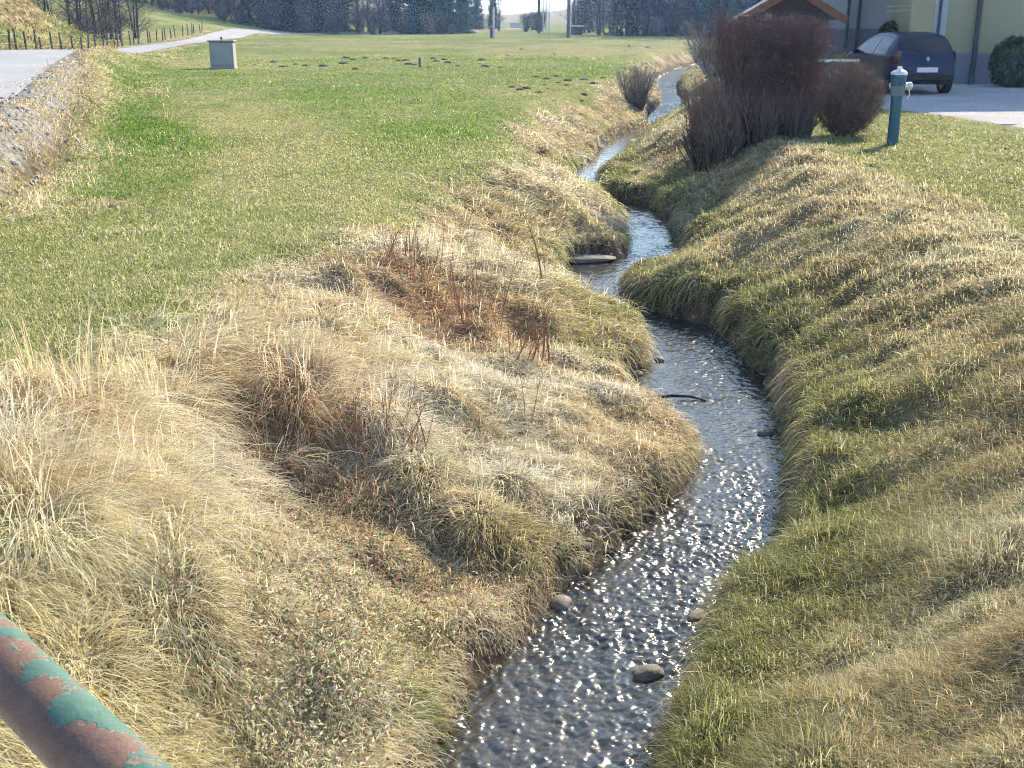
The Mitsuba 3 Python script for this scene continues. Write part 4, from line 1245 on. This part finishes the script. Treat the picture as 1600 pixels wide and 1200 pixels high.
scene['hut_wood_mat'] = procm(lambda p, n, uv: mix((0.04, 0.022, 0.014), (0.09, 0.048, 0.03), fbm(p.x * 3, p.y * 3, p.z * 22, 3)), 0.8)
scene['hut_trim_mat'] = procm(lambda p, n, uv: mix((0.13, 0.058, 0.028), (0.22, 0.10, 0.05), fbm(p.x * 9, p.y * 9, p.z * 9, 3)), 0.75)
scene['shingle_mat'] = procm(lambda p, n, uv: mix((0.14, 0.14, 0.15), (0.26, 0.26, 0.27), noise(p.x * 9, p.y * 9, p.z * 9)), 0.9)
ax, ay, hz0 = 6.75, along(20.0), Z(6.75, along(20.0)) + 0.07
gab = Polygon([(-0.85, 0), (0.85, 0), (0.85, 1.85), (0, 2.38), (-0.85, 1.85)])
m_ = trimesh.creation.extrude_polygon(gab, 1.8, engine='earcut')
m_.apply_transform(trimesh.transformations.rotation_matrix(np.pi / 2, [1, 0, 0]))
HT = T().translate([ax, ay + 1.8, hz0]).rotate([0, 0, 1], -6)
add('timber_hut__wall', m_, 'hut_wood_mat', to_world=HT)
for k, s_ in enumerate((-1, 1)):
    sl = math.atan2(0.57, 1.0)
    L_ = 1.22 / math.cos(sl)
    b = box(L_, 2.35, 0.05)
    M = trimesh.transformations.rotation_matrix(s_ * sl, [0, 1, 0])
    b.apply_transform(M)
    b.apply_translation([s_ * 0.61, -0.9, 2.46 - 0.61 * 0.57])
    add('timber_hut__roof' + ('_001' if k else ''), b, 'shingle_mat', to_world=HT)
    b = box(L_ + 0.02, 0.04, 0.17)
    b.apply_transform(M)
    b.apply_translation([s_ * 0.612, -2.10, 2.43 - 0.612 * 0.57])
    add('timber_hut__bargeboard' + ('_001' if k else ''), b, 'hut_trim_mat', to_world=HT)
for k, x_ in enumerate((-0.76, 0.76)):
    add('timber_hut__post' + ('_001' if k else ''), box(0.12, 0.12, 1.75, (x_, -2.0, 0.9)), 'hut_wood_mat', to_world=HT)
tag('timber_hut', 'small dark timber hut with orange brown gable boards behind the hedge', 'hut')

scene['white_wood_mat'] = solid((0.66, 0.66, 0.64), 0.7)
FY = along(16.2)
fz = Z(5.9, FY)
for k, (zz, hh) in enumerate(((0.56, 0.10), (1.06, 0.05))):
    add('garden_rail__rail' + ('_001' if k else ''), box(1.5, 0.05, hh, (5.95, FY, fz + zz), 0.01), 'white_wood_mat')
for k, x_ in enumerate((5.25, 6.65)):
    add('garden_rail__post' + ('_001' if k else ''), box(0.07, 0.07, 1.1, (x_, FY + 0.06, fz + 0.5), 0.01), 'old_wood_mat')
tag('garden_rail', 'pale painted garden rail half hidden behind the small round bush', 'fence')

dx_, dy_ = 14.1, along(30.2)
dz_ = Z(dx_, dy_)
add('clothes_dryer__pole', tubes([[dx_, dy_, dz_]], [[dx_, dy_, 2.32]], 0.028, 0.028, 10), 'steel_mat', 40)
for k, zz in enumerate((2.12, 2.28)):
    add('clothes_dryer__arm' + ('_001' if k else ''), tubes([[dx_ - 0.95, dy_, zz]], [[dx_ - 0.02, dy_, zz]], 0.03, 0.03, 8), 'white_wood_mat', 40)
tag('clothes_dryer', 'white armed clothes dryer on a thin pole before the wing', 'clothes dryer')
ball_leaves('potted_shrub', (13.5, 30.6), 0.38, 0.55, 900, 0.05, 'evergreen_mat', 9)
tag('potted_shrub', 'small green shrub in front of the pale house wing', 'bush')
scene['terracotta_mat'] = solid((0.36, 0.14, 0.08), 0.8)
add('terracotta_pot', lathe([(0.001, 0), (0.15, 0), (0.22, 0.4), (0.24, 0.4), (0.24, 0.46), (0.2, 0.46), (0.18, 0.38), (0.001, 0.38)]), 'terracotta_mat', 30, T().translate([14.45, along(29.6), Z(14.45, along(29.6)) + 0.45]))
add('pot_stand', box(0.6, 0.6, 0.46, (14.45, along(29.6), Z(14.45, along(29.6)) + 0.225), 0.02), 'plinth_mat')
tag('terracotta_pot', 'terracotta flower pot beside the corner of the house', 'flower pot')
tag('pot_stand', 'low grey block carrying the terracotta pot', 'block')

# far shelter and hut
SY = along(118)
sz_ = Z(8.6, SY)
add('field_shelter__wall', box(2.0, 1.4, 1.05, (8.6, SY, sz_ + 0.5)), 'old_wood_mat')
add('field_shelter__roof', box(2.5, 1.9, 0.22, (8.6, SY, sz_ + 1.15), 0.03), 'white_wood_mat')
tag('field_shelter', 'low dark field shelter with a white roof beyond the meadow', 'shelter')
add('far_cottage__wall', box(2.6, 2.5, 1.3, (0.9, along(205), Z(0.9, along(205)) + 0.5)), 'white_wood_mat')
add('far_cottage__roof', box(3.0, 2.9, 0.3, (0.9, along(205), Z(0.9, along(205)) + 1.3), 0.05), 'pale_concrete_mat')
tag('far_cottage', 'tiny white building in the haze between the far trees', 'building')

# ------------------------------------------------------------------ parked car
scene['car_paint_mat'] = {'type': 'twosided', 'bsdf': {'type': 'principled', 'base_color': {'type': 'rgb', 'value': [0.006, 0.011, 0.042]}, 'roughness': 0.3, 'metallic': 0.0, 'specular': 0.3, 'clearcoat': 0.45, 'clearcoat_gloss': 0.95}}
scene['car_glass_mat'] = {'type': 'twosided', 'bsdf': {'type': 'principled', 'base_color': {'type': 'rgb', 'value': [0.008, 0.012, 0.022]}, 'roughness': 0.05, 'specular': 0.5}}
scene['rubber_mat'] = solid((0.02, 0.02, 0.021), 0.8)
scene['tail_light_mat'] = {'type': 'twosided', 'bsdf': {'type': 'principled', 'base_color': {'type': 'rgb', 'value': [0.10, 0.008, 0.008]}, 'roughness': 0.12, 'clearcoat': 1.0}}
scene['plate_mat'] = solid((0.72, 0.72, 0.73), 0.5)
PY = [0.0, 0.015, 0.04, 0.08, 0.14, 0.30, 0.46, 0.60, 0.90, 1.4, 2.0, 2.5, 2.95, 3.3, 3.7, 3.9, 3.98, 4.0]
PZ = [0.45, 0.62, 0.80, 0.95, 1.0, 1.17, 1.33, 1.40, 1.44, 1.465, 1.44, 1.27, 0.99, 0.93, 0.84, 0.72, 0.6, 0.45]


def zt(y): return np.interp(y, PY, PZ)
def plan(y): return 1 - 0.20 * ss(0.8, 0.0, y) ** 1.7 - 0.2 * ss(3.3, 4.0, y) ** 1.5
def half(y, z): return 0.86 * plan(y) * (1 - 0.36 * ss(0.85, 1.55, z) - 0.07 * ss(0.5, 0.2, z))


ys = np.array([0.0, 0.008, 0.02, 0.04, 0.06, 0.08, 0.11, 0.14, 0.2, 0.3, 0.4, 0.46, 0.52, 0.6, 0.75, 0.9, 1.15, 1.4, 1.7, 2.0, 2.25, 2.5, 2.7, 2.95, 3.15, 3.3, 3.5, 3.7, 3.82, 3.9, 3.95, 3.98, 4.0])
rings = []
for y in ys:
    top, bot = zt(y), 0.24 + 0.16 * ss(0.25, 0, y) + 0.14 * ss(3.8, 4, y)
    zs = bot + (top - 0.035 - bot) * np.linspace(0, 1, 12)
    side = [(half(y, z), z) for z in zs]
    w = side[-1][0]
    crn = [(w - 0.015, top - 0.014), (w - 0.06, top + 0.002), (w * 0.78, top + 0.012), (w * 0.4, top + 0.018), (0, top + 0.018)]
    hp = [(0, bot), (side[0][0] - 0.06, bot)] + side + crn
    full = hp + [(-a, b) for a, b in hp[-2:0:-1]]
    rings.append([(a, y, b) for a, b in full])
V = np.array(rings)
n_, k_ = V.shape[:2]
I = np.arange(n_ * k_).reshape(n_, k_)
J = np.roll(I, -1, 1)
q = np.stack([I[:-1], J[:-1], J[1:], I[1:]], -1).reshape(-1, 4)
fcs = np.vstack([q[:, [0, 2, 1]], q[:, [0, 3, 2]]])
V2 = np.vstack([V.reshape(-1, 3), V[0].mean(0), V[-1].mean(0)])
cap0 = np.array([[n_ * k_, (j + 1) % k_, j] for j in range(k_)])
cap1 = np.array([[n_ * k_ + 1, (n_ - 1) * k_ + j, (n_ - 1) * k_ + (j + 1) % k_] for j in range(k_)])
CAR = T().translate([10.12, along(20.5), Z(10.3, along(21.5)) + 0.02]).rotate([0, 0, 1], 3)
add('parked_car__body', (V2, np.vstack([fcs, cap0, cap1])), 'car_paint_mat', 32, CAR)


def patch(fn, nu=12, nv=8):
    U, W_ = np.meshgrid(np.linspace(0, 1, nu), np.linspace(0, 1, nv))
    P = np.array([fn(a, b) for a, b in zip(U.ravel(), W_.ravel())])
    I = np.arange(nu * nv).reshape(nv, nu)
    q = np.stack([I[:-1, :-1], I[:-1, 1:], I[1:, 1:], I[1:, :-1]], -1).reshape(-1, 4)
    return P, q


def rear_glass(a, b):
    y = 0.155 + 0.30 * b
    w = (half(y, zt(y)) - 0.10) * (1 - 0.06 * b)
    x = (2 * a - 1) * w
    return [x, y - 0.006, zt(y) + 0.018 - 0.014 * (abs(x) / w) + 0.008]


add('parked_car__rear_window', patch(rear_glass), 'car_glass_mat', True, CAR)


def side_glass(y0, y1, s_, front):
    def fn(a, b):
        y = y0 + (y1 - y0) * a
        ztop_ = zt(y) - 0.10
        z = 0.95 + (max(ztop_, 0.96) - 0.95) * b
        return [s_ * (half(y, z) + 0.006), y, z]
    return fn


for s_ in (-1, 1):
    for k, (y0, y1) in enumerate(((0.62, 1.42), (1.50, 2.62))):
        add(f'parked_car__side_window' + ('' if (s_ == -1 and k == 0) else f'_{(s_ > 0) * 2 + k:03d}'), patch(side_glass(y0, y1, s_, k)), 'car_glass_mat', True, CAR)
    nm = '' if s_ < 0 else '_001'
    add('parked_car__tail_light' + nm, patch(lambda a, b: [s_ * (half(0.03 + 0.22 * a, 0.80 + 0.24 * b) + 0.008), 0.03 + 0.22 * a, 0.80 + 0.24 * b]), 'tail_light_mat', True, CAR)
    add('parked_car__mirror' + nm, box(0.18, 0.1, 0.13, (s_ * 0.93, 2.52, 0.98), 0.03), 'car_paint_mat', 40, CAR)
    add('parked_car__door_handle' + nm, box(0.03, 0.16, 0.03, (s_ * 0.862, 1.62, 0.84), 0.008), 'car_paint_mat', 40, CAR)
add('parked_car__windscreen', patch(lambda a, b: [(2 * a - 1) * (half(2.5, 1.25) - 0.12), 2.88 - 0.75 * b, zt(2.88 - 0.75 * b) + 0.024]), 'car_glass_mat', True, CAR)
add('parked_car__plate', box(0.52, 0.02, 0.115, (0, -0.012, 0.60), 0.004), 'plate_mat', to_world=CAR)
add('parked_car__bumper', box(1.38, 0.1, 0.2, (0, 0.02, 0.42), 0.04), 'rubber_mat', 40, CAR)
dm = trimesh.creation.extrude_polygon(Polygon([(0, -0.055), (0.042, 0), (0, 0.055), (-0.042, 0)], [[(0, -0.03), (0.022, 0), (0, 0.03), (-0.022, 0)]]), 0.014, engine='earcut')
dm.apply_transform(trimesh.transformations.rotation_matrix(np.pi / 2, [1, 0, 0]))
dm.apply_translation([0, 0.030, 0.86])
add('parked_car__emblem', dm, 'alloy_mat', to_world=CAR)
add('parked_car__wiper', tubes([[0.02, 0.10, 1.0]], [[-0.32, 0.20, 1.10]], 0.008, 0.006, 6), 'rubber_mat', 40, CAR)
tyre = lathe([(0.18, -0.09), (0.27, -0.095), (0.30, -0.07), (0.305, 0), (0.30, 0.07), (0.27, 0.095), (0.18, 0.09)], 36)
rim = lathe([(0.001, -0.05), (0.05, -0.06), (0.06, -0.04), (0.17, -0.03), (0.19, -0.07), (0.19, 0.07), (0.001, 0.05)], 30)
for k, (s_, y) in enumerate(((-1, 0.72), (1, 0.72), (-1, 3.2), (1, 3.2))):
    nm = '' if k == 0 else f'_{k:03d}'
    W_ = CAR @ T().translate([s_ * 0.77, y, 0.29]).rotate([0, 1, 0], 90 * (1 if s_ > 0 else -1) * -1)
    add(f'parked_car__wheel{nm}__tyre', tyre, 'rubber_mat', 40, W_)
    add(f'parked_car__wheel{nm}__rim', rim, 'alloy_mat', 40, W_)
tag('parked_car', 'dark blue hatchback seen from behind, parked in the shade of the house', 'car')

# ------------------------------------------------------------------ air
scene['haze_air'] = {'type': 'homogeneous', 'albedo': {'type': 'rgb', 'value': [0.95, 0.955, 0.96]}, 'sigma_t': {'type': 'rgb', 'value': [0.00017, 0.00028, 0.00052]}, 'phase': {'type': 'hg', 'g': 0.55}}
scene['haze'] = {'type': 'cube', 'to_world': T().translate([0, 590, 33]).scale([420, 640, 36]), 'bsdf': {'type': 'null'}, 'interior': {'type': 'ref', 'id': 'haze_air'}}
scene['camera']['medium'] = {'type': 'ref', 'id': 'haze_air'}
tag('haze', 'thin bright haze in the valley air', 'haze', kind='stuff')
